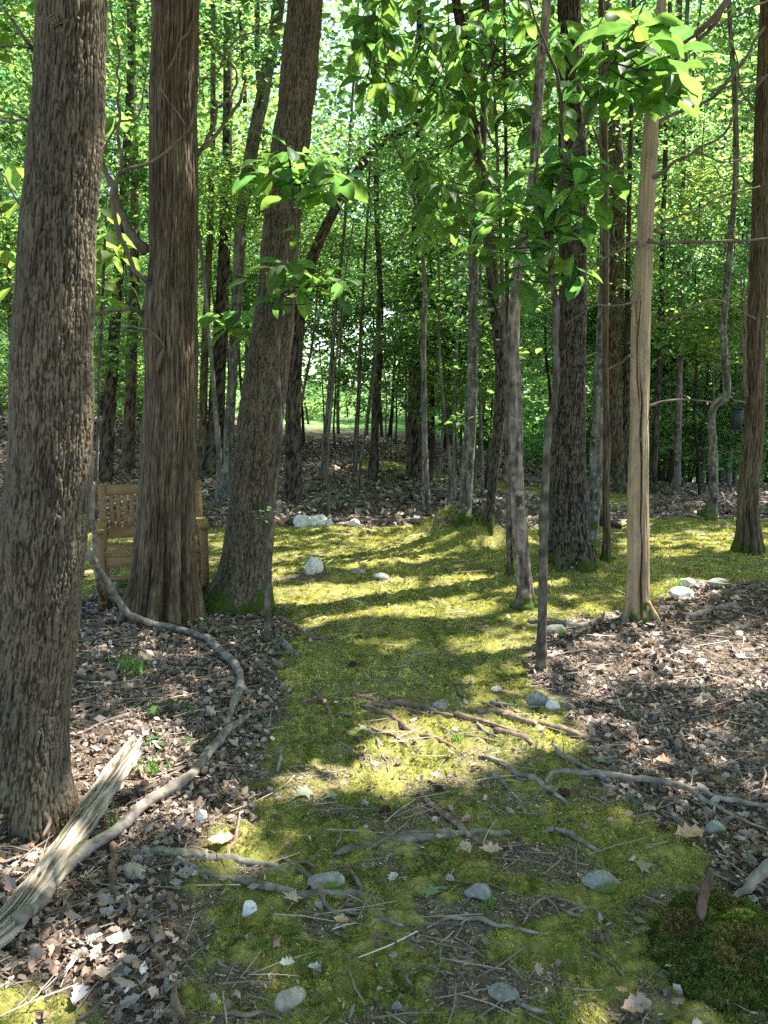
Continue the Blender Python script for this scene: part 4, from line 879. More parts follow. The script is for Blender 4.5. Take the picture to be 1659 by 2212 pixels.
# ------------------------------------------------------------------ leaf litter and moss
LC = np.array([(.34, .245, .19), (.25, .165, .12), (.18, .115, .08), (.40, .31, .26), (.30, .22, .19), (.13, .09, .07), (.22, .16, .12), (.42, .35, .30), (.30, .17, .10), (.22, .19, .175), (.14, .10, .08)])
LC = LC*.8+LC.mean(1)[:, None]*np.array([1.0, .93, .86])*.2
def litter_pts(n, xr, yr, dens_moss, rg):
    x = rg.uniform(*xr, n); y = rg.uniform(*yr, n); mmk = S((poly_sdf(x, y, MOSS_POLY)+.22*fbm(x/.25, y/.25, 0, 41, 3)+.02)/.10); mmk = np.maximum(mmk, (moss_mask(x, y) > .5)*1.)
    cl = fbm(x/.35, y/.35, 0, 81, 2)
    keep = rg.random(n) < np.where(mmk > .5, dens_moss, np.clip(.75+.6*cl, .2, 1)); x, y = x[keep], y[keep]
    u, v, z = project(np.stack([x, y, terrain(x, y)], 1)); k = (u > -250) & (u < 1900) & (v < 2500) & (z > .3)
    return x[k], y[k]
rg = np.random.default_rng(23); mb = MB()
for (n, xr, yr, dm, sz, dz) in ((62000, (-3.2, 3.6), (1.2, 4.2), .03, (.016, .046), .014), (80000, (-5, 6), (4.2, 9), .015, (.025, .055), .018), (60000, (-10, 10), (9, 20), .02, (.05, .12), .03)):
    x, y = litter_pts(n, xr, yr, dm, rg); k = len(x)
    for q in range(5):
        s_ = np.arange(k) % 5 == q; a = int(s_.sum()); xx, yy = x[s_], y[s_]
        p = np.stack([xx, yy, ground_z(xx, yy)+rg.uniform(.0, dz, a)], 1); R = rand_frames(a, .78, rg, 0)
        tint = LC[rg.integers(0, len(LC), a)]*np.exp(rg.normal(0, .35, a))[:, None]
        flip = np.where(rg.random(a) < .4, -1, 1); sc = rg.uniform(*sz, a)*np.where(rg.random(a) < .07, 1.7, 1); scv = np.stack([sc, sc*rg.uniform(.75, 1.2, a), sc*rg.uniform(.2, 1.1, a)*flip], 1)
        p[:, 2] += np.where(flip < 0, sc*.35, 0)
        V, T, t = place(T_oak(.55 if q % 2 else .25, q) if q < 3 else (T_oak(.9, 9) if q == 3 else T_kite()), p, R, scv, tint); mb.add(V, tris=T, tint=t)
# tiny crumbs / needles
n = 150000; a = rg.uniform(1.3, 7, n); x = rg.uniform(-.6, .6, n)*a*1.15; y = a; mk_ = moss_mask(x, y); kp = (mk_ < .6) | (rg.random(n) < .13); x, y = x[kp], y[kp]; n = len(x)
p = np.stack([x, y, ground_z(x, y)+.004], 1); sc = rg.uniform(.006, .026, n); scv = np.stack([sc, sc*rg.uniform(.08, .7, n), sc*.5], 1)
V, T, t = place(T_kite(), p, rand_frames(n, .3, rg, 0), scv, LC[rg.integers(0, len(LC), n)]*np.exp(rg.normal(-.1, .3, n))[:, None]); mb.add(V, tris=T, tint=t)
# fine twigs in the litter
for (n, xr, yr, ln, w) in ((5200, (-3, 3.5), (1.3, 5.5), (.04, .24), .0017), (3000, (-8, 8), (5.5, 15), (.1, .5), .004)):
    x = rg.uniform(*xr, n); y = rg.uniform(*yr, n); mk_ = moss_mask(x, y); kp = (mk_ < .5) | (rg.random(n) < .22); x, y = x[kp], y[kp]; n = len(x)
    aa = rg.uniform(0, 6.28, n); l = rg.uniform(*ln, n)
    Vt = np.array([[0, -1, 0], [0, 1, 0], [0, 0, 1.4], [.5, -1+3, .5], [.5, 1+3, .5], [.5, 3, 1.9], [1, -.6, 0], [1, .6, 0], [1, 0, .8]]); Ft = np.array([[0, 3, 5], [0, 5, 2], [1, 2, 5], [1, 5, 4], [3, 6, 8], [3, 8, 5], [4, 5, 8], [4, 8, 7]])
    R = frames(np.stack([np.cos(aa), np.sin(aa), rg.normal(0, .06, n)], 1), np.tile([0., 0, 1], (n, 1)))
    V, T, t = place((Vt, Ft), np.stack([x, y, terrain(x, y)+.012], 1), R, np.stack([l, w*rg.uniform(.6, 1.6, n), w*rg.uniform(.6, 1.6, n)], 1), np.array([.24, .2, .17])*np.exp(rg.normal(0, .4, n))[:, None]); mb.add(V, tris=T, tint=t)
tag(mb.obj('leaf_litter', M['litter']), 'brown and pinkish dry leaves and twigs covering the floor beside the moss path', 'leaf litter', kind='stuff')

mb = MB(); rg = np.random.default_rng(29)
def moss_tint(x, y, n, rg):
    a = fbm(x/.3, y/.3, 0, 91, 3); b_ = fbm(x/.07, y/.07, 0, 93, 2)
    t = S((a+.5)); t = t[:, None]
    far = np.clip((y-3.2)/2.5, 0, 1)[:, None]; t = np.clip(t*.7+.3*far+.05, 0, 1)
    c = np.array([.155, .215, .05])*(1-t)+np.array([.46, .435, .14])*t
    return c*np.exp(.75*b_+rg.normal(0, .25, n))[:, None]
for (n, xr, yr, sz) in ((150000, (-1.6, 1.8), (1.45, 3.3), (.005, .011)), (130000, (-2.2, 2.6), (3.3, 6.2), (.008, .018)), (80000, (-5, 5.5), (6.2, 11), (.015, .032))):
    x = rg.uniform(*xr, n); y = rg.uniform(*yr, n); kp = rg.random(n) < moss_mask(x, y)*np.clip(.62+fbm(x/.10, y/.10, 0, 37, 3)*1.9, 0, 1); x, y = x[kp], y[kp]
    u, v, z = project(np.stack([x, y, x*0], 1)); kp = (u > -200) & (u < 1860) & (z > .3); x, y = x[kp], y[kp]; n = len(x)
    h_ = ground_z(x, y); tt = moss_tint(x, y, n, rg)
    for q in range(4):
        s_ = np.arange(n) % 4 == q; a = int(s_.sum()); aa = rg.uniform(0, 6.28, a)
        R = frames(np.stack([np.cos(aa), np.sin(aa), .25*rg.normal(size=a)], 1), np.stack([.3*rg.normal(size=a), .3*rg.normal(size=a), np.ones(a)], 1))
        V, T, t = place(T_tuft(q), np.stack([x[s_], y[s_], h_[s_]-.001], 1), R, rg.uniform(*sz, a), tt[s_]); mb.add(V, tris=T, tint=t)
tag(mb.obj('moss', M['moss_blade']), 'yellow-green moss carpeting the woodland path', 'moss', kind='stuff')

# ------------------------------------------------------------------ rocks
def ico(sub):
    import bmesh
    bm = bmesh.new(); bmesh.ops.create_icosphere(bm, subdivisions=sub, radius=1); bm.verts.index_update()
    V = np.array([v.co[:] for v in bm.verts]); T = np.array([[v.index for v in f.verts] for f in bm.faces]); bm.free(); return V, T
ICO = ico(4)
def rock(name, label, u, v, w, h, mt='rock_grey', seed=1, dpt=.8, cat='rock', group=None, sink=.32, ang=1.0):
    """(u, v) foot centre, w and h in picture units"""
    P = G(u, v); d = dep(P); W = w*d/F_PX/2; H = h*d/F_PX/2
    V, T = ICO; V = V.copy(); rg = np.random.default_rng(seed)
    for q in range(9):     # broken facets
        nrm = rg.normal(size=3); nrm /= np.linalg.norm(nrm); dd = V@nrm-rg.uniform(.58, .9); V = V-ang*np.clip(dd, 0, 9)[:, None]*nrm
    V = V*(1+.10*fbm(V[:, 0]*2, V[:, 1]*2, V[:, 2]*2, seed, 4))[:, None]
    V = V*[W*1.05, W*dpt, H*1.35]; V = V@rotz(rg.uniform(-.5, .5)).T
    V[:, 2] += H*(1-sink*2); loc = np.array([P[0], P[1]+W*dpt*.6, float(terrain(P[0], P[1]))])
    o = mk(name, V+loc, [T], M[mt], {}, False, None, loc); return tag(o, label, cat, group)
rock('rock', 'largest pale rock, first in the row along the far edge of the moss', 652, 1138, 40, 34, 'rock_white', 1)
rock('rock', 'pale rock second in the row at the far edge of the moss, wide and low', 689, 1137, 44, 30, 'rock_white', 2)
rock('rock', 'narrow pale rock at the foot of the fern by the far edge of the moss', 712, 1137, 18, 20, 'rock_white', 3)
rock('rock', 'dull brown stone between the narrow pale rock and the lone white one', 733, 1137, 26, 12, 'rock_tan', 4)
rock('rock', 'small white rock alone just in front of the low dark log', 765, 1138, 26, 19, 'rock_white', 5)
rock('rock', 'white upright rock on its own little bare mound in the middle of the moss lawn', 677, 1240, 40, 40, 'rock_white', 6, .7, sink=.15)
rock('rock', 'flat pinkish stone half sunk in moss, right of the upright white rock', 771, 1240, 34, 13, 'rock_tan', 7)
rock('rock', 'grey stone half sunk in moss, further right of the flat pinkish stone', 821, 1253, 38, 16, 'rock_grey', 8)
rock('rock', 'bright white block stone, biggest of the pile at the leaf bank edge', 1476, 1296, 54, 30, 'rock_white', 9)
rock('rock', 'pale wedge stone perched behind the bright white block', 1487, 1268, 34, 22, 'rock_white', 10)
rock('rock', 'slab-like grey stone leaning between pale wedge and mossy stone', 1512, 1270, 36, 16, 'rock_grey', 11)
rock('rock', 'rounded mossy stone at the right end of the stone pile', 1558, 1272, 48, 24, 'rock_mossy', 12)
rock('rock', 'dark grey boulder sitting on the moss at the edge of the litter', 1164, 1526, 54, 42, 'rock_grey', 13, .9)
rock('rock', 'white angular quartz lump beside the dark grey boulder', 1196, 1534, 34, 24, 'rock_white', 14)
rock('rock', 'low tan stone next to the white quartz lump', 1226, 1530, 34, 13, 'rock_tan', 15)
rock('rock', 'low dark stone sunk in shaded moss above the roots', 950, 1530, 44, 18, 'rock_grey', 16)
rock('rock', 'mossy grey stone beside the foot of the knobbly sapling', 1208, 1374, 60, 24, 'rock_mossy', 17)
rock('rock', 'pale green-tinged stone among sticks near the right edge', 1551, 1806, 48, 36, 'rock_mossy', 18)
rock('rock', 'small pale pinkish round stone on the moss below the long grey root', 535, 1976, 38, 30, 'rock_white', 19)
rock('rock', 'flat grey stone lying by itself low in the moss at the bottom of the picture', 625, 2182, 68, 46, 'rock_tan', 20, .8)
rock('rock', 'dark flat stone beside the round green leaf', 1034, 1942, 58, 30, 'rock_grey', 21)
rock('rock', 'crumbly grey stone cluster half covered in moss right of the dark flat stone', 1305, 1925, 78, 34, 'rock_mossy', 22)
rock('rock', 'half buried tan rock behind the crossing root sticks', 705, 1925, 84, 34, 'rock_mossy', 23)
rock('rock', 'grey slab buried near the bottom of the bare dirt patch', 1090, 2160, 64, 16, 'rock_grey', 24)
rock('rock', 'mottled pale rock under the bench beside the cedar foot', 258, 1272, 52, 34, 'rock_mossy', 25)
rock('rock', 'white stone at the right side of the cedar foot, upper of two', 430, 1284, 16, 20, 'rock_white', 26)
rock('rock', 'white stone at the right side of the cedar foot, lower of two', 434, 1306, 26, 24, 'rock_white', 27)
rock('rock', 'blue-grey stone on the bank right of the cedar', 434, 1070, 28, 16, 'rock_white', 28)
rock('rock', 'pinkish stone at the base of the pale fallen log', 285, 1900, 56, 34, 'rock_tan', 29)
rock('rock', 'pale flat stone on the far mossy strip', 1155, 1083, 34, 10, 'rock_white', 30)
rock('rock', 'tiny dark pebble in the bottom left corner of the moss', 858, 2182, 30, 20, 'rock_grey', 31)
rock('rock', 'pale stone on the leaves just left of the small stub twig', 435, 1780, 30, 38, 'rock_white', 32, .4)

# ------------------------------------------------------------------ roots, sticks and logs on the ground
def stick(name, label, cat, pts, mt='stick', seed=1, lift=.35, nseg=12, kink=.009, mossy=0.0, ds=.012, group=None, Yl=None, knob=.13):
    """pts: (u, v, w[, dz]) ground points under the middle of the piece"""
    C, r = [], []
    for p in pts:
        g_ = G(p[0], p[1]); rad = p[2]*.50*dep(g_)/F_PX
        C.append(g_+[0, 0, rad*lift+.003+(p[3] if len(p) > 3 else 0)]); r.append(rad)
    C = np.array(C); r = np.array(r); loc = C.mean(0); Cz, rz = resample(C, r, ds); k = np.arange(len(Cz))
    Cz = Cz+kink*np.stack([vnoise(k*.25, k*0., q*9.+seed, seed) for q in range(3)], 1)*[1, 1, .5]
    rz = rz*(1+knob*vnoise(k*.35, k*0., 3., seed)); rz[0] *= .7; rz[-1] *= .45
    V, Qd, T = tube(Cz, rz, nseg, lambda TH, I, Rr: Rr*.36*fbm(np.cos(TH)*1.5, np.sin(TH)*1.5, I*.07, seed, 3))
    b = .55+.7*fbm(V[:, 0]*45, V[:, 1]*45, V[:, 2]*45, seed, 3)
    ms = np.clip(max(mossy*.7, .06 if cat == 'root' else 0)*S(.45+2.2*fbm(V[:, 0]*9, V[:, 1]*9, V[:, 2]*9, seed+1, 3)), 0, 1)
    return tag(mk(name, V, [Qd, T], M[mt], {'bark': b, 'mossy': ms}, True, None, loc), label, cat, group)
def Z5(l): return [(x*.5, 1459.9+y*.5, *r) for x, y, *r in l]
def Z6(l): return [(829.5+x*.5, 1459.9+y*.5, *r) for x, y, *r in l]
def Z4(l): return [(829.5+x*.5, 730+y*.5, *r) for x, y, *r in l]
stick('root', 'thick reddish root running down from under the curved grey branch to the picture bottom', 'root', Z5([(490, 740, 16), (492, 830, 19), (498, 930, 17), (540, 1000, 15), (620, 1030, 15), (672, 1080, 18), (665, 1180, 17), (700, 1260, 16), (735, 1350, 18), (760, 1430, 18), (785, 1500, 15)]), 'root', 2)
stick('root', 'thin tan root curving across the thick reddish one', 'root', Z5([(160, 1160, 5), (300, 1150, 6), (420, 1132, 8), (500, 1105, 9), (600, 1070, 9), (690, 1055, 9), (780, 1062, 8), (850, 1068, 5)]), 'root', 3)
stick('root', 'pale lichened flat-topped root in the moss just above the long grey root', 'root', Z5([(520, 775, 14), (640, 772, 20), (760, 775, 22), (900, 795, 20), (1040, 800, 18), (1180, 835, 14), (1250, 860, 8)]), 'stick', 4, .1, mossy=.4)
stick('root', 'long grey root crossing the moss left of centre, with mossy stretches', 'root', Z5([(760, 790, 14), (800, 820, 14), (850, 850, 15), (920, 875, 15), (1020, 890, 16), (1120, 920, 17), (1230, 938, 19), (1330, 948, 17), (1450, 950, 17), (1560, 958, 15), (1659, 975, 10)]), 'stick', 5, .2, mossy=.35)
stick('stick', 'dark grey stick lying over the long grey root at a slant', 'stick', Z5([(1250, 812, 8), (1290, 850, 12), (1340, 895, 12), (1390, 960, 11), (1430, 1010, 10), (1480, 1045, 8), (1560, 1080, 4)]), 'twigwood', 6, .8)
stick('stick', 'pale thin stick beside the end of the slanting dark grey stick', 'stick', Z5([(1480, 1025, 7), (1560, 1040, 9), (1659, 1062, 9), (1760, 1095, 6)]), 'stick', 7, .5)
stick('stick', 'short dark stick angled over the right end of the long grey root', 'stick', Z5([(1490, 825, 6), (1530, 880, 9), (1570, 930, 9), (1620, 995, 6)]), 'twigwood', 8, .7)
stick('stick', 'weathered reddish stick at the very bottom, left of the picture middle', 'stick', Z5([(860, 1468, 8), (950, 1480, 10), (1040, 1475, 10), (1130, 1468, 9), (1180, 1480, 7), (1210, 1500, 4)]), 'root', 9, .6)
stick('root', 'pale wiggling root in the lower left, running parallel to the thick reddish root', 'root', Z5([(340, 1510, 9), (400, 1460, 10), (440, 1420, 10), (480, 1390, 9), (550, 1375, 9), (600, 1330, 8), (640, 1270, 7), (670, 1210, 6), (690, 1180, 4)]), 'root', 10)
stick('root', 'wavy thin root on the moss right of the thick reddish root', 'root', Z5([(760, 1100, 4), (850, 1120, 6), (880, 1170, 6), (930, 1225, 7), (980, 1260, 6), (1030, 1285, 4)]), 'stick', 11)
stick('root', 'sinuous grey root in shade at the left side of the upper moss', 'root', Z5([(1350, 50, 8), (1385, 100, 10), (1420, 150, 8), (1440, 210, 6), (1450, 260, 4)]), 'root', 12, mossy=.3)
stick('stick', 'short pink peeled twig pointing up beside the bright litter patch', 'stick', Z5([(985, 790, 7), (1005, 740, 9), (1025, 690, 9, .03), (1030, 662, 7, .05)]), 'root', 13)
stick('stick', 'stubby forked grey twig standing in moss at the left path edge', 'stick', Z5([(1205, 420, 6), (1210, 380, 8, .02), (1215, 350, 7, .04)]), 'stick', 14)
stick('stick', 'thin straight twig lying from the log end to the curved branch', 'stick', Z5([(570, 458, 5), (680, 435, 6), (780, 415, 6), (870, 392, 5)]), 'twigwood', 15, .8)
stick('root', 'grey root bedded in moss at the left of the centre, nearly hidden', 'root', Z5([(1450, 780, 12), (1540, 755, 20), (1620, 735, 24), (1700, 715, 20), (1850, 700, 18), (1990, 690, 16)]), 'stick', 16, -.1, mossy=.75)
stick('root', 'long dark mossy root above the sunny patch, left part', 'root', Z6([(-140, 80, 8), (0, 118, 12), (90, 122, 14), (180, 135, 14), (240, 165, 12), (300, 175, 10)]), 'root', 17, .1, mossy=.5)
stick('root', 'long pinkish root bridging the shaded moss and the right litter', 'root', Z6([(400, 156, 10), (470, 158, 15), (540, 178, 16), (610, 208, 15), (690, 220, 14), (760, 235, 16), (830, 262, 15), (900, 285, 12), (980, 300, 6)]), 'root', 18, .35)
stick('root', 'short thick pinkish root just under the long bridging one', 'root', Z6([(480, 240, 10), (530, 258, 16), (590, 272, 17), (640, 298, 7)]), 'root', 19, .3)
stick('root', 'thin upright-tipped root joining the long bridging one from the left', 'root', Z6([(300, 172, 10), (345, 182, 12), (420, 200, 10), (500, 222, 8), (600, 250, 6)]), 'root', 20, .2, mossy=.3)
stick('root', 'slanting mossy root left of the brightest moss patch', 'root', Z6([(-110, 130, 8), (-40, 148, 12), (30, 178, 13), (90, 225, 13), (150, 258, 11), (230, 280, 12), (310, 320, 6)]), 'root', 21, .15, mossy=.35)
stick('stick', 'bark-flaked grey stick slanting down below the brightest moss patch', 'stick', Z6([(412, 350, 9), (480, 378, 11), (560, 415, 11), (640, 455, 12), (700, 488, 11), (750, 525, 10), (785, 548, 5)]), 'stick', 22, .6, mossy=.3)
stick('stick', 'pale branch with a hooked top lying on the right litter edge, passing under another', 'stick', Z6([(738, 305, 8), (755, 340, 10), (800, 368, 11), (860, 400, 10), (930, 440, 10), (1010, 500, 10), (1070, 535, 10), (1130, 580, 10), (1180, 620, 7), (1230, 640, 4)]), 'stick', 23, .5)
stick('stick', 'longest pale branch reaching right across the litter to the picture edge', 'stick', Z6([(698, 470, 8), (705, 445, 11), (760, 436, 12, .01), (850, 446, 13, .02), (950, 462, 13, .03), (1080, 482, 13, .03), (1200, 500, 12, .03), (1290, 520, 12, .03), (1400, 570, 9, .02), (1500, 625, 7, .01), (1600, 665, 6, .01), (1720, 700, 4)]), 'stick', 24, .8, mossy=.15)
stick('stick', 'side shoot of the longest pale branch, heading to the right edge', 'stick', Z6([(1270, 512, 9, .03), (1380, 540, 9, .03), (1480, 565, 10, .02), (1600, 585, 11, .02), (1750, 600, 10, .01)]), 'stick', 25, .8)
stick('stick', 'thin bowed twig under the longest pale branch', 'stick', Z6([(1070, 662, 4), (1110, 615, 5), (1200, 580, 5, .02), (1300, 557, 5, .03), (1420, 552, 5, .03), (1560, 556, 5, .02), (1720, 556, 4)]), 'twigwood', 26, 1)
stick('stick', 'pinkish root-like stick arching across the mid moss, pink at its upper tip', 'root', Z6([(160, 508, 10), (190, 550, 12), (230, 590, 13), (290, 625, 14), (330, 660, 15), (375, 698, 14), (430, 730, 12), (490, 748, 8)]), 'root', 27, .4)
stick('root', 'flat grey root crossing under the pinkish arching stick', 'root', Z6([(0, 695, 12), (120, 690, 18), (250, 688, 17), (400, 682, 18), (550, 684, 13)]), 'stick', 28, -.1, mossy=.4)
stick('root', 'grey root curving down in the mid moss, right of the flat one', 'root', Z6([(680, 668, 12), (750, 675, 14), (810, 690, 14), (850, 715, 13), (890, 745, 11), (935, 775, 6)]), 'stick', 29, .2, mossy=.3)
stick('root', 'small curved grey root like a comma, above the flat grey roots', 'root', Z6([(455, 425, 7), (495, 450, 11), (520, 480, 8), (560, 520, 7), (590, 560, 9), (605, 590, 5)]), 'stick', 30, .3)
stick('stick', 'long arched grey stick low in the picture, above the bare dirt', 'stick', Z6([(195, 1095, 6), (240, 1070, 8), (310, 1056, 9), (390, 1056, 9), (450, 1072, 9), (520, 1095, 8), (600, 1105, 8), (700, 1118, 5)]), 'stick', 31, .7)
stick('stick', 'dark twig with a forked tip, right of the long arched grey stick', 'stick', Z6([(630, 970, 6), (690, 972, 7), (740, 1000, 7), (820, 1042, 7), (880, 1048, 6), (940, 1065, 3)]), 'twigwood', 32, .7)
stick('stick', 'reddish bent twig crossing the dark forked twig', 'stick', Z6([(600, 1080, 5), (625, 1030, 6), (660, 990, 6), (710, 965, 7), (750, 940, 4)]), 'root', 33, .9)
stick('stick', 'dark twig in the bare ground left of the dirt patch', 'stick', Z6([(115, 1258, 5), (180, 1275, 6), (250, 1288, 6), (310, 1305, 4)]), 'twigwood', 34, .6)
stick('stick', 'short dark stick pointing down near the bottom, left of the dirt patch', 'stick', Z6([(45, 1255, 5), (80, 1290, 7), (110, 1330, 6), (135, 1365, 3)]), 'twigwood', 35, .6)
stick('stick', 'pale bark strip lying at the bottom edge, centre', 'stick', Z6([(575, 1432, 8), (640, 1448, 10), (700, 1470, 6)]), 'stick', 36, .4)
stick('stick', 'straight thin twig in the moss left of the arched grey stick', 'stick', Z6([(-60, 1125, 4), (20, 1140, 5), (100, 1160, 5), (180, 1178, 3)]), 'twigwood', 37, .6)
stick('stick', 'short reddish stick on leaf litter above the dark grey boulder', 'stick', Z6([(640, 38, 5), (720, 40, 7), (790, 46, 9), (850, 50, 6)]), 'root', 38, .6)
stick('stick', 'white stick standing out in the bright litter at upper right', 'stick', Z6([(1350, 0, 7), (1375, 50, 9), (1365, 90, 9), (1340, 130, 6)]), 'stick', 39, .7)
stick('stick', 'short pale stick on the right litter, upright in the picture', 'stick', Z6([(1530, 360, 9), (1555, 395, 11), (1580, 440, 10)]), 'stick', 40, .6)
stick('stick', 'thin dead stalk leaning up at the right edge over the litter', 'stick', Z6([(1600, 550, 5), (1630, 510, 5, .03), (1650, 460, 5, .06), (1690, 400, 4, .10)]), 'twigwood', 41, 1)
stick('root', 'grey root trailing right from the foot of the leaning oak', 'root', [(600, 1372, 8), (612, 1390, 14), (625, 1405, 16), (645, 1418, 9)], 'stick', 42, .2)
stick('root', 'root arching out of the foot of the leaning oak towards the path', 'root', [(525, 1332, 9), (560, 1338, 9), (590, 1352, 9), (615, 1360, 8), (650, 1372, 7), (700, 1384, 6), (720, 1388, 3)], 'root', 43, .4)
stick('root', 'second root from the leaning oak, higher and redder', 'root', [(590, 1330, 12), (620, 1345, 11), (660, 1366, 8), (715, 1382, 4)], 'root', 44, .3)
stick('fallen_log', 'grey fallen branch running left from behind the foot of the tan dead tree', 'log', Z4([(620, 1232, 10), (700, 1236, 14), (780, 1248, 14), (850, 1252, 14), (920, 1232, 13), (1030, 1218, 10)]), 'stick', 45, .5)
stick('fallen_log', 'grey fallen branch right of the tan dead tree, half buried in leaves', 'log', Z4([(1150, 1205, 8), (1230, 1210, 10), (1320, 1208, 12), (1400, 1190, 13), (1480, 1172, 14), (1540, 1170, 8)]), 'stick', 46, .5)
stick('stick', 'thin twig over the leaves right of the grey half buried branch', 'stick', Z4([(1540, 1168, 4), (1600, 1172, 5), (1700, 1195, 4)]), 'stick', 47, .9)
stick('fallen_log', 'low dark log lying along the far edge of the moss behind the pale rocks', 'log', [(596, 1134, 7), (660, 1131, 9), (740, 1129, 10), (830, 1131, 11), (900, 1131, 13), (950, 1127, 10), (985, 1124, 5)], 'twigwood', 48, .8, ds=.03)
stick('fallen_log', 'pale fallen log on the far moss strip, upper of two', 'log', [(930, 1060, 8), (1000, 1064, 11), (1080, 1068, 12), (1160, 1070, 9)], 'log', 49, .7, ds=.04)
stick('fallen_log', 'pale grey log on the far moss strip, lower of two', 'log', [(955, 1074, 10), (1010, 1083, 13), (1060, 1088, 9)], 'stick', 50, .7, ds=.04)
stick('fallen_log', 'thin log behind the crooked tree running to the right edge', 'log', [(1490, 1106, 6), (1560, 1110, 12), (1620, 1114, 10), (1700, 1120, 9)], 'oak_dark', 51, .7, ds=.04)
stick('fallen_log', 'pale branch along the moss edge left of the crooked tree', 'log', [(1410, 1108, 5), (1450, 1111, 7), (1495, 1118, 8), (1525, 1124, 7)], 'stick', 52, .7, ds=.03)
stick('fallen_log', 'black charred log lying behind the thin reddish snag', 'log', [(1288, 1130, 24), (1305, 1134, 26), (1325, 1140, 22), (1340, 1143, 12)], 'oak_dark', 53, .6, ds=.02)
stick('fallen_branch', 'pale bent limb leaning on the bank left of the wispy sapling', 'branch', [(600, 1008, 5), (650, 1012, 6, .03), (690, 1020, 6, .06), (730, 1028, 4)], 'stick', 54, 1, ds=.04)
stick('fallen_branch', 'grey limb fallen across the bank left of the dark log', 'branch', [(590, 1058, 4), (640, 1063, 5), (690, 1080, 4)], 'stick', 55, 1, ds=.04)
stick('fallen_branch', 'thin limb on the bank slope between the fern and the mottled stem', 'branch', [(830, 1100, 3), (860, 1112, 4), (885, 1122, 3)], 'stick', 56, 1, ds=.04)
# thin half-buried roots fanning over the path
rgr = np.random.default_rng(64)
for k in range(30):
    u0, v0 = (rgr.uniform(640, 1180), rgr.uniform(1420, 1600)) if k < 17 else (rgr.uniform(430, 1420), rgr.uniform(1640, 2120))
    a = rgr.normal(.45, .55); ln = rgr.uniform(60, 170)*(1+(v0-1400)/900); pts = []; w0 = rgr.uniform(5, 9)*(1+(v0-1400)/1400)
    for q in range(6):
        pts.append((u0, v0, w0*(1-.13*q))); a += rgr.normal(0, .28); u0 += math.cos(a)*ln/5; v0 += math.sin(a)*ln/5*.55
    stick('root', 'one of the thin half-buried roots and twigs fanning over the mossy path', 'root', pts, 'root' if k % 3 else 'stick', 200+k, rgr.uniform(-.5, .3), mossy=.3, group='thin roots on the mossy path')
# the curved grey branch on the left and its upper vine-like half
def worldtube(name, label, cat, pts, mt, seed, nseg=18, knob=.12, kink=.006, mossy=0, ds=.012):
    C = np.array([at(u, v, y) for u, v, w, y in pts]); r = np.array([w*.5*dep(c)/F_PX for c, (u, v, w, y) in zip(C, pts)]); loc = C.mean(0)
    Cz, rz = resample(C, r, ds); k = np.arange(len(Cz)); Cz = Cz+kink*np.stack([vnoise(k*.12, k*0., q*9.+seed, seed) for q in range(3)], 1)
    rz = rz*(1+knob*vnoise(k*.2, k*0., 3., seed))
    V, Qd, T = tube(Cz, rz, nseg, lambda TH, I, Rr: Rr*.12*fbm(np.cos(TH)*1.6, np.sin(TH)*1.6, I*.15, seed, 3))
    b = .5+.7*fbm(V[:, 0]*35, V[:, 1]*35, V[:, 2]*35, seed, 4); return tag(mk(name, V, [Qd, T], M[mt], {'bark': b, 'mossy': b*0+mossy}, True, None, loc), label, cat)
def gy_(u, v, dz=0.0): return float(G(u, v)[1])
worldtube('fallen_branch', 'long curved grey branch with a broken tip, lying beside the pale split log', 'branch',
  [(40, 1985, 34.4, gy_(40, 2010)-.05), (85, 1950, 29.2, gy_(85, 1975)), (130, 1885, 27.5, gy_(130, 1905)), (195, 1830, 26.7, gy_(195, 1850)), (255, 1795, 25.8, gy_(255, 1815)), (300, 1745, 24.9, gy_(300, 1765)), (340, 1718, 24.1, gy_(340, 1738)), (390, 1690, 22.4, gy_(390, 1710)), (430, 1650, 21.5, gy_(430, 1668)), (465, 1610, 18.9, gy_(465, 1628)), (495, 1575, 17.2, gy_(495, 1592)), (520, 1558, 13.8, gy_(520, 1575)), (540, 1542, 6.0, gy_(540, 1560))], 'stick', 61)
ya = gy_(440, 1385)
worldtube('fallen_branch', 'snaking branch hanging beside the left edge oak, then looping over leaves at the cedar foot', 'branch',
  [(185, 700, 8, 4.2), (190, 850, 9, 4.3), (197, 960, 11, 4.35), (198, 1060, 12, 4.4), (197, 1100, 14, 4.4), (192, 1128, 15, 4.4), (183, 1150, 14, 4.42), (184, 1178, 15, 4.5), (205, 1220, 16, 4.6), (235, 1265, 16, 4.75), (262, 1305, 15, 4.85), (285, 1330, 14, 4.9), (340, 1350, 14, gy_(340, 1362)), (400, 1362, 14, gy_(400, 1374)), (440, 1375, 15, gy_(440, 1388)), (475, 1402, 17, gy_(475, 1414)), (510, 1440, 17, gy_(510, 1452)), (521, 1475, 17, gy_(521, 1486)), (510, 1505, 18, gy_(510, 1515)), (498, 1540, 14, gy_(498, 1550)), (492, 1565, 11, gy_(492, 1575))], 'stick', 62, 14, .1)
worldtube('fallen_branch', 'short grey limb hooked behind the hanging branch, ending on the leaves under the bench', 'branch', [(200, 1115, 9, 4.6), (204, 1160, 10, 4.7), (205, 1215, 11, 4.8), (212, 1262, 12, 4.9), (222, 1298, 11, gy_(222, 1304))], 'stick', 63, 10)
worldtube('fallen_branch', 'dark pointed stick on the leaves at the left side of the cedar foot', 'branch', [(222, 1346, 3, gy_(222, 1350)), (260, 1342, 7, gy_(260, 1346)), (300, 1334, 10, gy_(300, 1338)), (325, 1328, 8, gy_(325, 1333))], 'twigwood', 64, 8)
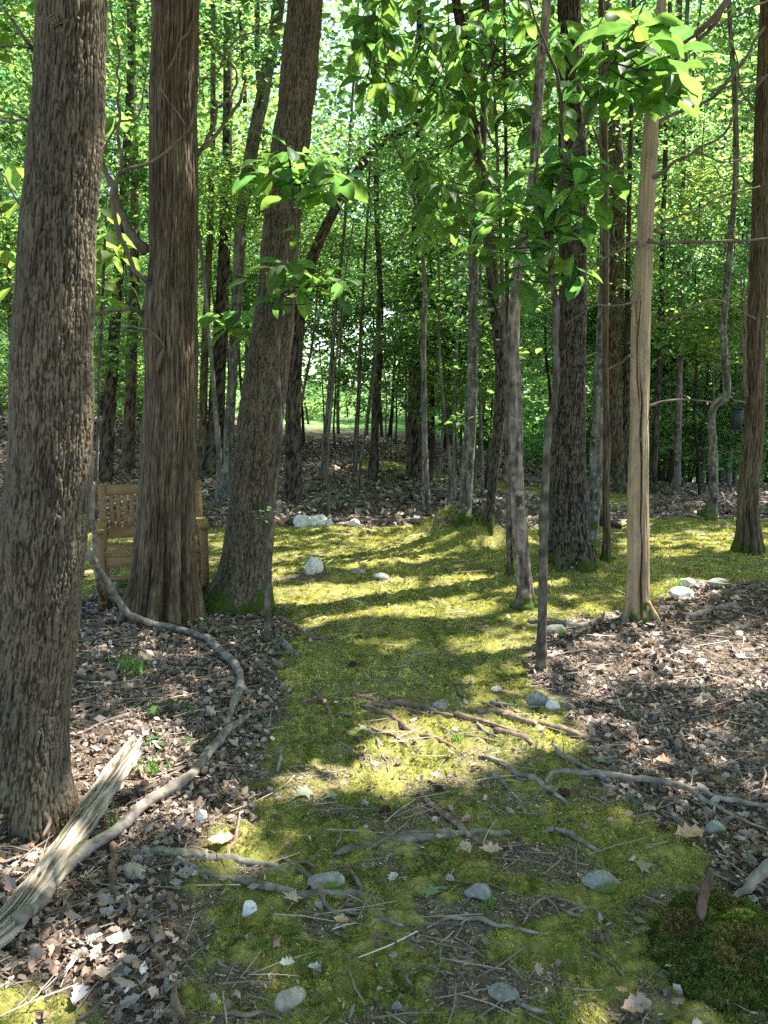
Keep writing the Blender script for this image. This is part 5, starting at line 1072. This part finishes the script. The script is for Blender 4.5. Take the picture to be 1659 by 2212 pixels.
# the weathered split log
def split_log():
    pts = [(-70, 2060, 66), (0, 2010, 66), (60, 1935, 64), (110, 1870, 62), (160, 1800, 60), (215, 1720, 58), (255, 1660, 52), (285, 1615, 44)]
    C = []; r = []
    for u, v, w in pts:
        y = gy_(u, v+18)-.01; c = at(u, v, y); C.append(c); r.append(w*.5*dep(c)/F_PX)
    C = np.array(C); r = np.array(r); loc = C.mean(0); Cz, rz = resample(C, r, .006); n = len(Cz); st_ = {}
    def f(TH, I, Rr):
        cx, cz = np.cos(TH), np.sin(TH); w = .35*fbm(cx*2, cz*2, I*.03, 5, 2)
        b = fbm((cx+w)*7, (cz+w)*7, I*.018, 3, 4)*1.5+.35*fbm(cx*20, cz*20, I*.06, 8, 2); st_['b'] = .55+.9*b
        return Rr*(.22*b+.12*np.cos(TH*2+1)-.15*S((np.cos(TH-3.6)-.5)*2)*1)
    V, Qd, T = tube(Cz, rz, 150, f)
    TH = np.tile(np.linspace(0, 2*math.pi, 150, endpoint=False), n); Iv = np.repeat(np.arange(n), 150); ax = Cz[-1]-Cz[-8]; ax /= np.linalg.norm(ax)
    e = S((Iv-(n-34))/33.); j = fbm(np.cos(TH)*4, np.sin(TH)*4, 0, 12, 3)
    V[:n*150] += (e*(j*.16))[:, None]*ax; cc = Cz[Iv]; V[:n*150] = cc+(V[:n*150]-cc)*(1-e*.35*(.5+j))[:, None]
    V[-1] = Cz[-20]
    o = mk('fallen_log', V, [Qd, T], M['log'], {'bark': np.append(st_['b'].ravel(), [.1, .1]), 'mossy': np.append(.8*S((fbm(np.cos(TH)*2, np.sin(TH)*2, Iv*.02, 31, 3)-.30)*4), [0, 0])}, True, None, loc)
    return tag(o, 'weathered pale split log with a jagged broken end, at the left edge oak', 'log')
split_log()
stick('stick', 'brown stub twig sticking up beside the pale split log', 'stick', [(100, 1832, 7, .04), (104, 1815, 9, .09), (98, 1795, 5, .14)], 'root', 65)
stick('stick', 'thin pale twig on the ground left of the split log, pointing at the oak foot', 'stick', [(-10, 1872, 7), (40, 1858, 7), (90, 1842, 6)], 'stick', 66, 1)
stick('fallen_log', 'splintered grey log entering from the right edge beside the mossy stump', 'log', Z6([(1500, 1005, 5, .01), (1545, 965, 14, .02), (1600, 920, 22, .03), (1660, 880, 30, .03), (1760, 815, 36, .04)]), 'log', 67, .6, 24)
stick('stick', 'thin grey stick at the right edge under the splintered log', 'stick', Z6([(1530, 1035, 4), (1600, 1045, 6), (1720, 1060, 5)]), 'stick', 68, .8)

# ------------------------------------------------------------------ mossy stump at the lower right
Pst = G(1545, 2120); st = thing('tree_stump', 'dark moss-covered stump hummock with a broken stub standing on it, lower right', 'stump', Pst)
V, T = ico(5); V = V.copy(); rg = np.random.default_rng(3)
V = V*(1+.22*fbm(V[:, 0]*1.7, V[:, 1]*1.7, V[:, 2]*1.7, 9, 4)+.30*fbm(V[:, 0]*3.6, V[:, 1]*3.6, V[:, 2]*3.6, 10, 3)+.06*fbm(V[:, 0]*9, V[:, 1]*9, V[:, 2]*9, 12, 2))[:, None]*[.215, .19, .155]+[0.06, .10, -.035]
hV = V+Pst; mk('mound', hV, [T], M['ground'], {'moss': np.full(len(V), .35), 'meadow': np.zeros(len(V))}, True, st, Pst)
tri = hV[T]; nrm = np.cross(tri[:, 1]-tri[:, 0], tri[:, 2]-tri[:, 0]); ar = np.linalg.norm(nrm, axis=1); nrm /= ar[:, None]
k = rg.choice(len(T), 26000, p=ar/ar.sum()); w = rg.dirichlet((1, 1, 1), len(k)); pos = (tri[k]*w[..., None]).sum(1); nn = nrm[k]; up_ = nn+.3*rg.normal(size=nn.shape); dd_ = np.cross(up_, rg.normal(size=nn.shape))
ok = pos[:, 2] > terrain(pos[:, 0], pos[:, 1])-.02; pos, up_, dd_ = pos[ok], up_[ok], dd_[ok]; n = len(pos)
brown = S((fbm(pos[:, 0]*9, pos[:, 1]*9, pos[:, 2]*9, 5, 3)+.38+(pos[:, 2]-Pst[2]-.10)*4)*2)[:, None]
tt = (np.array([.11, .155, .035])*(1-brown)+np.array([.15, .125, .045])*brown)*np.exp(rg.normal(0, .35, n))[:, None]
mbt = MB()
for q in range(3):
    s_ = np.arange(n) % 3 == q; V, T2_, t = place(T_tuft(q+20), pos[s_], frames(dd_[s_], up_[s_]), rg.uniform(.008, .018, int(s_.sum())), tt[s_]); mbt.add(V, tris=T2_, tint=t)
mbt.obj('moss', M['moss_blade'], st, Pst)
Ps2 = Pst+[-.005, .10, .095]; C = np.array([Ps2, Ps2+[.005, .01, .06], Ps2+[.022, .02, .125], Ps2+[.03, .02, .165]]); Cz, rz = resample(C, np.array([.019, .014, .012, .006]), .006)
V, Qd, T_ = tube(Cz, rz, 18, lambda TH, I, Rr: Rr*.25*fbm(np.cos(TH)*2, np.sin(TH)*2, I*.1, 3, 3)); mk('stub', V, [Qd, T_], M['root'], {'bark': .15+.4*fbm(V[:, 0]*60, V[:, 1]*60, V[:, 2]*12, 3, 3), 'mossy': V[:, 0]*0}, True, st, Pst)

# ------------------------------------------------------------------ the bench
zf = float(terrain(-1.9, 6.2)); phi = R_(17); W, D = .84, .50
fr = at(441, 1180, 5.98); fr[2] = zf; rgt = np.array([math.cos(phi), math.sin(phi), 0]); org = fr-rgt*(W/2-.03)
bench = thing('garden_bench', 'honey-brown slatted wooden garden bench standing on the moss behind the cedar', 'bench', org, None, phi)
yb, yf = D, 0.
BL = (0, 0, 0)
def part(name, boxes):
    b_ = MB()
    for c_, s_, *r_ in boxes: b_.box(c_, s_, r_[0] if r_ else None)
    return b_.obj(name, M['bench'], bench)
hx = W/2; D = yb-yf
def rx(a): c_, s_ = math.cos(a), math.sin(a); return np.array([[1, 0, 0], [0, c_, -s_], [0, s_, c_]])
tl = R_(-7)
for sx in (-1, 1):
    part('leg', [((sx*(hx-.03), 0, .305), (.062, .05, .61))])
    part('leg', [((sx*(hx-.03), D-.02, .22), (.055, .05, .44)), ((sx*(hx-.03), D+.015, .68), (.055, .042, .50), rx(tl))])
    part('armrest', [((sx*(hx-.025), D/2-.03, .622), (.085, D+.08, .026))])
    part('side_rail', [((sx*(hx-.03), D/2, .12), (.03, D-.06, .05)), ((sx*(hx-.03), D/2, .37), (.03, D-.06, .07))])
bb = [((0, D+.045, .88), (W-.1, .034, .085), rx(tl)), ((0, D+.005, .52), (W-.1, .034, .085), rx(tl))]; part('backrest', bb)
part('back_slats', [((x_, D+.025, .70), (.034, .016, .30), rx(tl)) for x_ in np.linspace(-hx+.10, hx-.10, 13)])
part('seat', [((0, .02+k_*(D-.06)/6, .425), (W-.12, .068, .02)) for k_ in range(7)])
part('apron', [((0, .0, .372), (W-.125, .026, .085))])
part('stretcher', [((0, D-.05, .14), (W-.11, .026, .045))])
# small painted ornament glimpsed under the bench
Po = np.array([at(243, 1200, 6.9)[0], 6.9, float(terrain(-2.45, 6.9))]); orn = thing('garden_ornament', 'yellow-green figure-like garden ornament with round head, seen beneath the bench', 'ornament', Po)
V, T = ico(3); kk = 6.9/F_PX
mk('head', V*[.06, .025, .062]+Po+[-.002, 0, .30], [T], M['green_paint'], {}, True, orn, Po)
for nm, P_ in (('body', [(0.0, 0, .27), (.02, 0, .22), (.0, 0, .16), (-.02, 0, .12)]), ('leg', [(-.02, 0, .13), (-.06, 0, .07), (-.08, 0, .0)]), ('leg', [(-.0, 0, .15), (.03, 0, .09), (-.01, 0, .0)]), ('post', [(.05, 0, .36), (.06, 0, .2), (.035, 0, .0)])):
    Cz, rz = resample(np.array(P_, float)+Po, np.full(len(P_), .034 if nm == 'body' else .016), .01); V, Qd, T = tube(Cz, rz, 12); mk(nm, V, [Qd, T], M['green_paint'], {}, True, orn, Po)

# the hanging black box
Pb = at(1592, 905, Y9-.15); bw = 20*dep(Pb)/F_PX; bh = 50*dep(Pb)/F_PX
bx = thing('bird_feeder', 'black box hanging from a twig beside the reddish cedar near the right edge', 'bird feeder', Pb)
b_ = MB(); b_.box((0, 0, -.003), (bw*.92, bw*.92, bh*.86), bev=.01); b_.obj('housing', M['black'], bx)
b_ = MB(); b_.box((0, 0, bh*.46), (bw*1.02, bw*1.02, bh*.07), bev=.008); b_.obj('lid', M['black'], bx)
b_ = MB(); b_.box((0, 0, -bh*.455), (bw*1.02, bw*1.02, bh*.04), bev=.005); b_.obj('tray', M['black'], bx)
Cz, rz = resample(np.array([[0, 0, bh*.49], [.004, 0, bh*.56], [0, .0, bh*.66], [.01, 0, bh*.70]]), np.full(4, .002), .01); V, Qd, T = tube(Cz, rz, 6); mk('hook', V, [Qd, T], M['black'], {}, True, bx)

# ------------------------------------------------------------------ seedlings, ferns and grass tufts
def grass(label, u, v, n, hpx, seed, spread=20):
    P = G(u, v); s_ = dep(P)/F_PX; rg = np.random.default_rng(seed); k_ = 7
    b_ = MB()
    for q in range(n):
        o_ = P+[rg.normal(0, spread*s_*.6), rg.normal(0, spread*s_*.6), 0]; o_[2] = float(terrain(o_[0], o_[1])); a = rg.uniform(0, 6.28); hh_ = hpx*s_*rg.uniform(.5, 1.1); bd = rg.uniform(.15, .8)
        t_ = np.linspace(0, 1, k_); c_ = o_+np.stack([np.cos(a)*bd*hh_*t_**2, np.sin(a)*bd*hh_*t_**2, hh_*t_*(1-.25*bd*t_)], 1); wd = .0022*(1-t_**2)+.0003; sd = np.array([-math.sin(a), math.cos(a), 0])
        V = np.vstack([c_-wd[:, None]*sd, c_+wd[:, None]*sd]); Qd = [(i_, i_+1, k_+i_+1, k_+i_) for i_ in range(k_-1)]
        b_.add(V, quads=Qd, tint=np.tile(np.exp(rg.normal(0, .2))*np.array([[1., 1, 1]]), (2*k_, 1)))
    return tag(b_.obj('grass_tuft', M['grass_blade'], None, P), label, 'grass tuft')
grass('tuft of thin grass blades in the litter right of the left edge oak', 283, 1452, 70, 60, 1, 34)
grass('sparse grass blades behind the jagged end of the split log', 330, 1672, 50, 45, 2, 26)
grass('bright grass tuft on the moss right of the tan dead tree', 1462, 1278, 16, 42, 3, 8)
grass('thin grass blades rising between the split log and the curved branch', 250, 1790, 14, 60, 4, 14)
grass('few long blades beside the left edge oak under the bench', 170, 1292, 7, 44, 5, 6)
grass('wispy grass tuft in moss near the bottom middle', 1060, 1960, 20, 26, 6, 16)
grass('thin grass tuft in the moss left of the thick reddish root end', 555, 2050, 12, 30, 7, 8)
grass('fresh grass sprig in the sunlit moss by the flat bridging root', 990, 1600, 24, 26, 8, 14)
def seedling(label, u, v, wpx, n, seed, hpx=26, tmpl='maple', mt='leaf', lsz=.9, name='seedling'):
    P = G(u, v); s_ = dep(P)/F_PX; rg = np.random.default_rng(seed); t = thing(name, label, 'plant', P)
    b_ = MB(); s2_ = MB(); tp = T_maple() if tmpl == 'maple' else T_leaf()
    for q in range(n):
        c_ = P+[rg.uniform(-.5, .5)*wpx*s_, rg.uniform(-.5, .5)*wpx*s_*1.2, hpx*s_*rg.uniform(.5, 1.1)]; a = rg.uniform(0, 6.28)
        V, T, tt = place(tp, c_[None], frames(np.array([[math.cos(a), math.sin(a), -.1]]), np.array([[rg.normal(0, .25), rg.normal(0, .25), 1]])), np.array([lsz*rg.uniform(14, 24)*s_]), leaf_tints(1, rg, .15, .1)); b_.add(V, tris=T, tint=tt)
        r0 = P+[(c_[0]-P[0])*.5, (c_[1]-P[1])*.5, 0]; r0[2] = float(terrain(r0[0], r0[1])); Cz, rz = resample(np.array([r0, r0*.4+c_*.6+[0, 0, .01], c_]), np.array([.002, .0015, .001]), .02); V, Qd, T = tube(Cz, rz, 5); s2_.add(V, Qd, T, bark=V[:, 0]*0+.4, mossy=V[:, 0]*0+.6)
    b_.obj('foliage', M[mt], t, P); s2_.obj('stem', M['sapling'], t, P, True); return t
seedling('bright green lobed seedlings clustered on the sunlit left litter, upper clump', 372, 1545, 95, 15, 1, 30)
seedling('low lobed seedling below the bright upper clump in the left litter', 340, 1606, 70, 6, 2, 22, lsz=1.3, mt='leaf_cool')
seedling('small bright seedling close to the curved branch', 430, 1608, 50, 5, 3, 16)
seedling('small leafy sprig at the foot of the leaning oak', 596, 1335, 36, 6, 4, 24, 'leaf')
seedling('yellow-green seedling beside the cedar foot under the bench', 225, 1315, 60, 8, 5, 18, 'leaf')
seedling('bright yellow-green sprig lit on the bank in front of the broad dark trunk', 848, 990, 62, 16, 6, 26, 'leaf', lsz=.9)
seedling('feathery green fern at the foot of the wispy sapling', 712, 1110, 90, 46, 7, 46, 'leaf', 'leaf_cool', .55, 'fern')
seedling('small bushy plant between the two trunks of the moss mound', 1032, 1128, 26, 10, 8, 22, 'leaf', 'leaf_cool', .6)
seedling('tiny green plant in litter below the white block stone', 1462, 1312, 26, 3, 9, 10, 'maple', 'leaf_cool')
seedling('bright low shrub glowing at the wood edge right of the tan dead tree', 1438, 1072, 60, 34, 10, 26, 'leaf', 'leaf', .6, 'shrub')
seedling('small heart-leaved plant in litter near the bend of the snaking branch', 435, 1440, 30, 3, 11, 10, 'maple', 'leaf_cool')
seedling('clover-like sprig right of the comma-shaped root', 1300, 1760, 40, 5, 12, 6, 'leaf', 'leaf_cool', .7)
seedling('small green sprig among sticks near the pale green-tinged stone', 1530, 1725, 60, 7, 13, 12, 'maple', 'leaf_cool', .6)
seedling('green sprout in the shaded litter behind the left edge oak foot', 75, 1800, 60, 8, 14, 20, 'leaf', 'leaf_cool', .6)
seedling('little pale green sprig by the short reddish stick', 1368, 1560, 26, 3, 15, 8, 'maple', 'leaf_cool', .6)
# single fallen leaves that stand out
rg = np.random.default_rng(8)
def fallen(label, u, v, wpx, col, kind='oak', seed=0, az=None):
    P = G(u, v); s_ = dep(P)/F_PX; tp = T_maple() if kind == 'maple' else T_oak(.35, seed)
    a = az if az is not None else rg.uniform(0, 6.28); V, T, t = place(tp, (P+[0, 0, .022])[None], frames(np.array([[math.cos(a), math.sin(a), .0]]), np.array([[rg.normal(0, .15), -.25, 1]])), np.array([wpx*s_*(.62 if kind == 'maple' else 1)]), np.array([col]))
    o = mk('fallen_leaf', V, [T], M['litter'], {'tint': t}, False, None, P); return tag(o, label, 'leaf')
fallen('large round pale green leaf lying on the moss near the dark flat stone', 935, 1945, 62, (.16, .24, .14), 'maple', 1, 1.7)
fallen('tan leaf propped on the pinkish arching stick, right of two', 1060, 1850, 50, (.50, .38, .26), 'oak', 2)
fallen('tan leaf below the pinkish arching stick, left of two', 1008, 1846, 44, (.48, .36, .26), 'oak', 3)
fallen('big brown lobed leaf at the bottom edge right of the middle', 1372, 2196, 78, (.36, .26, .21), 'oak', 4, .3)
fallen('orange-brown lobed leaf on the moss near the right litter', 1488, 1818, 70, (.52, .33, .20), 'oak', 5, .1)
fallen('star-shaped brown leaf right of centre in the lower moss', 1378, 1884, 60, (.28, .20, .15), 'maple', 6, .2)
fallen('upright tan lobed leaf left of the picture middle near the long grey root', 628, 1958, 62, (.42, .33, .25), 'maple', 7, 1.4)
fallen('curled tan leaf just right of the slanting dark grey stick', 738, 2003, 34, (.48, .33, .20), 'oak', 8)
fallen('grey crumpled leaf in the bottom left corner', 170, 2170, 60, (.30, .30, .33), 'oak', 9)
fallen('pale leaf flake at the lower left among roots', 258, 2048, 58, (.48, .43, .36), 'oak', 10, .1)
fallen('white leaf fragment on the moss above the flat grey stone', 620, 2098, 34, (.46, .47, .44), 'oak', 11, .1)
fallen('second white leaf fragment, smaller, right of the first above the flat stone', 678, 2105, 28, (.44, .46, .42), 'oak', 12, .1)
fallen('teal-green leaf on shaded moss left of the long dark mossy root', 748, 1553, 40, (.14, .22, .14), 'maple', 13)
fallen('pale green leaf on moss just below the teal one', 790, 1580, 30, (.30, .42, .28), 'maple', 14)
fallen('brown leaf on the moss left of centre, darkest one there', 596, 1782, 32, (.14, .08, .05), 'oak', 15)
fallen('pink-tan leaf at the edge of the moss near the reddish cone', 945, 1690, 34, (.5, .36, .28), 'oak', 16)
fallen('pale peach leaf beside the small pink peeled twig', 478, 1828, 60, (.75, .42, .27), 'oak', 17, .2)
fallen('white-grey leaf scrap near the small grey twig left of the green round leaf', 848, 1912, 34, (.44, .43, .42), 'oak', 18)
fallen('reddish dry leaf on the right litter', 1435, 1655, 44, (.5, .27, .16), 'oak', 19, 0)
fallen('grey-green curled leaf pile piece on the moss, left of the picture centre', 670, 1716, 60, (.22, .26, .17), 'maple', 20)
fallen('grey-green leaf right beside the curled leaf pile piece', 725, 1724, 50, (.25, .28, .19), 'maple', 21)
# pine cones
def cone(label, u, v, w, seed):
    P = G(u, v); s_ = dep(P)/F_PX*w*.5; rg = np.random.default_rng(seed); V, T = ico(2); b_ = MB(); b_.add(V*s_*[.75, .75, .62]+P+[0, 0, s_*.6], tris=T, tint=np.tile([[.05, .028, .02]], (len(V), 1)))
    n = 60; d_ = rg.normal(size=(n, 3)); d_ /= np.linalg.norm(d_, axis=1)[:, None]; V, T, t = place(T_kite(), d_*s_*[.6, .6, .5]+P+[0, 0, s_*.6], frames(d_+[0, 0, .4], rg.normal(size=(n, 3))), np.full(n, s_*.75), np.tile([[.10, .05, .03]], (n, 1))); b_.add(V, tris=T, tint=t)
    return tag(b_.obj('pine_cone', M['litter'], None, P), label, 'cone')
cone('dark cone at the end of the bark-flaked slanting stick', 1218, 1720, 22, 1)
cone('dark cone on shaded moss above the roots, left of the path', 762, 1440, 16, 2)
cone('small dark cone on the left edge of the sunlit moss', 776, 1382, 12, 3)
cone('dark cone near the right end of the bowed twig', 1432, 1800, 24, 4)
cone('dark cone below the pink-tan leaf in the sunlit moss', 948, 1712, 20, 5)
cone('dark cone in the moss just above the pinkish arching stick', 832, 1758, 22, 6)

# ------------------------------------------------------------------ light
w = bpy.data.worlds.new('World'); scene.world = w; w.use_nodes = True; nt = w.node_tree
bg = nt.nodes['Background']; sky = nt.nodes.new('ShaderNodeTexSky'); sky.sky_type = 'NISHITA'; sky.sun_disc = False
sky.sun_elevation = SUN_EL; sky.sun_rotation = math.atan2(SUN[0], SUN[1]); sky.air_density = 1.0; sky.dust_density = 1.5
nt.links.new(sky.outputs[0], bg.inputs[0]); bg.inputs[1].default_value = 0.15
sl = bpy.data.lights.new('sun', 'SUN'); so = bpy.data.objects.new('sun', sl); COL.objects.link(so)
sl.energy = 5.0; sl.angle = R_(0.6); sl.color = (1, .95, .86)
from mathutils import Vector
so.rotation_euler = Vector([float(c) for c in SUN]).to_track_quat('Z', 'Y').to_euler(); so.location = (8, 4, 14)
vs = scene.view_settings; vs.view_transform = 'Standard'; vs.look = 'None'; vs.exposure = 2.0; vs.gamma = 1.0; vs.use_curve_mapping = False
cy = scene.cycles; cy.max_bounces = 6; cy.diffuse_bounces = 4; cy.transmission_bounces = 4; cy.glossy_bounces = 2; cy.transparent_max_bounces = 4
cy.caustics_reflective = False; cy.caustics_refractive = False; cy.sample_clamp_indirect = 8; cy.use_denoising = False
cy.use_adaptive_sampling = True; cy.adaptive_threshold = 0.008
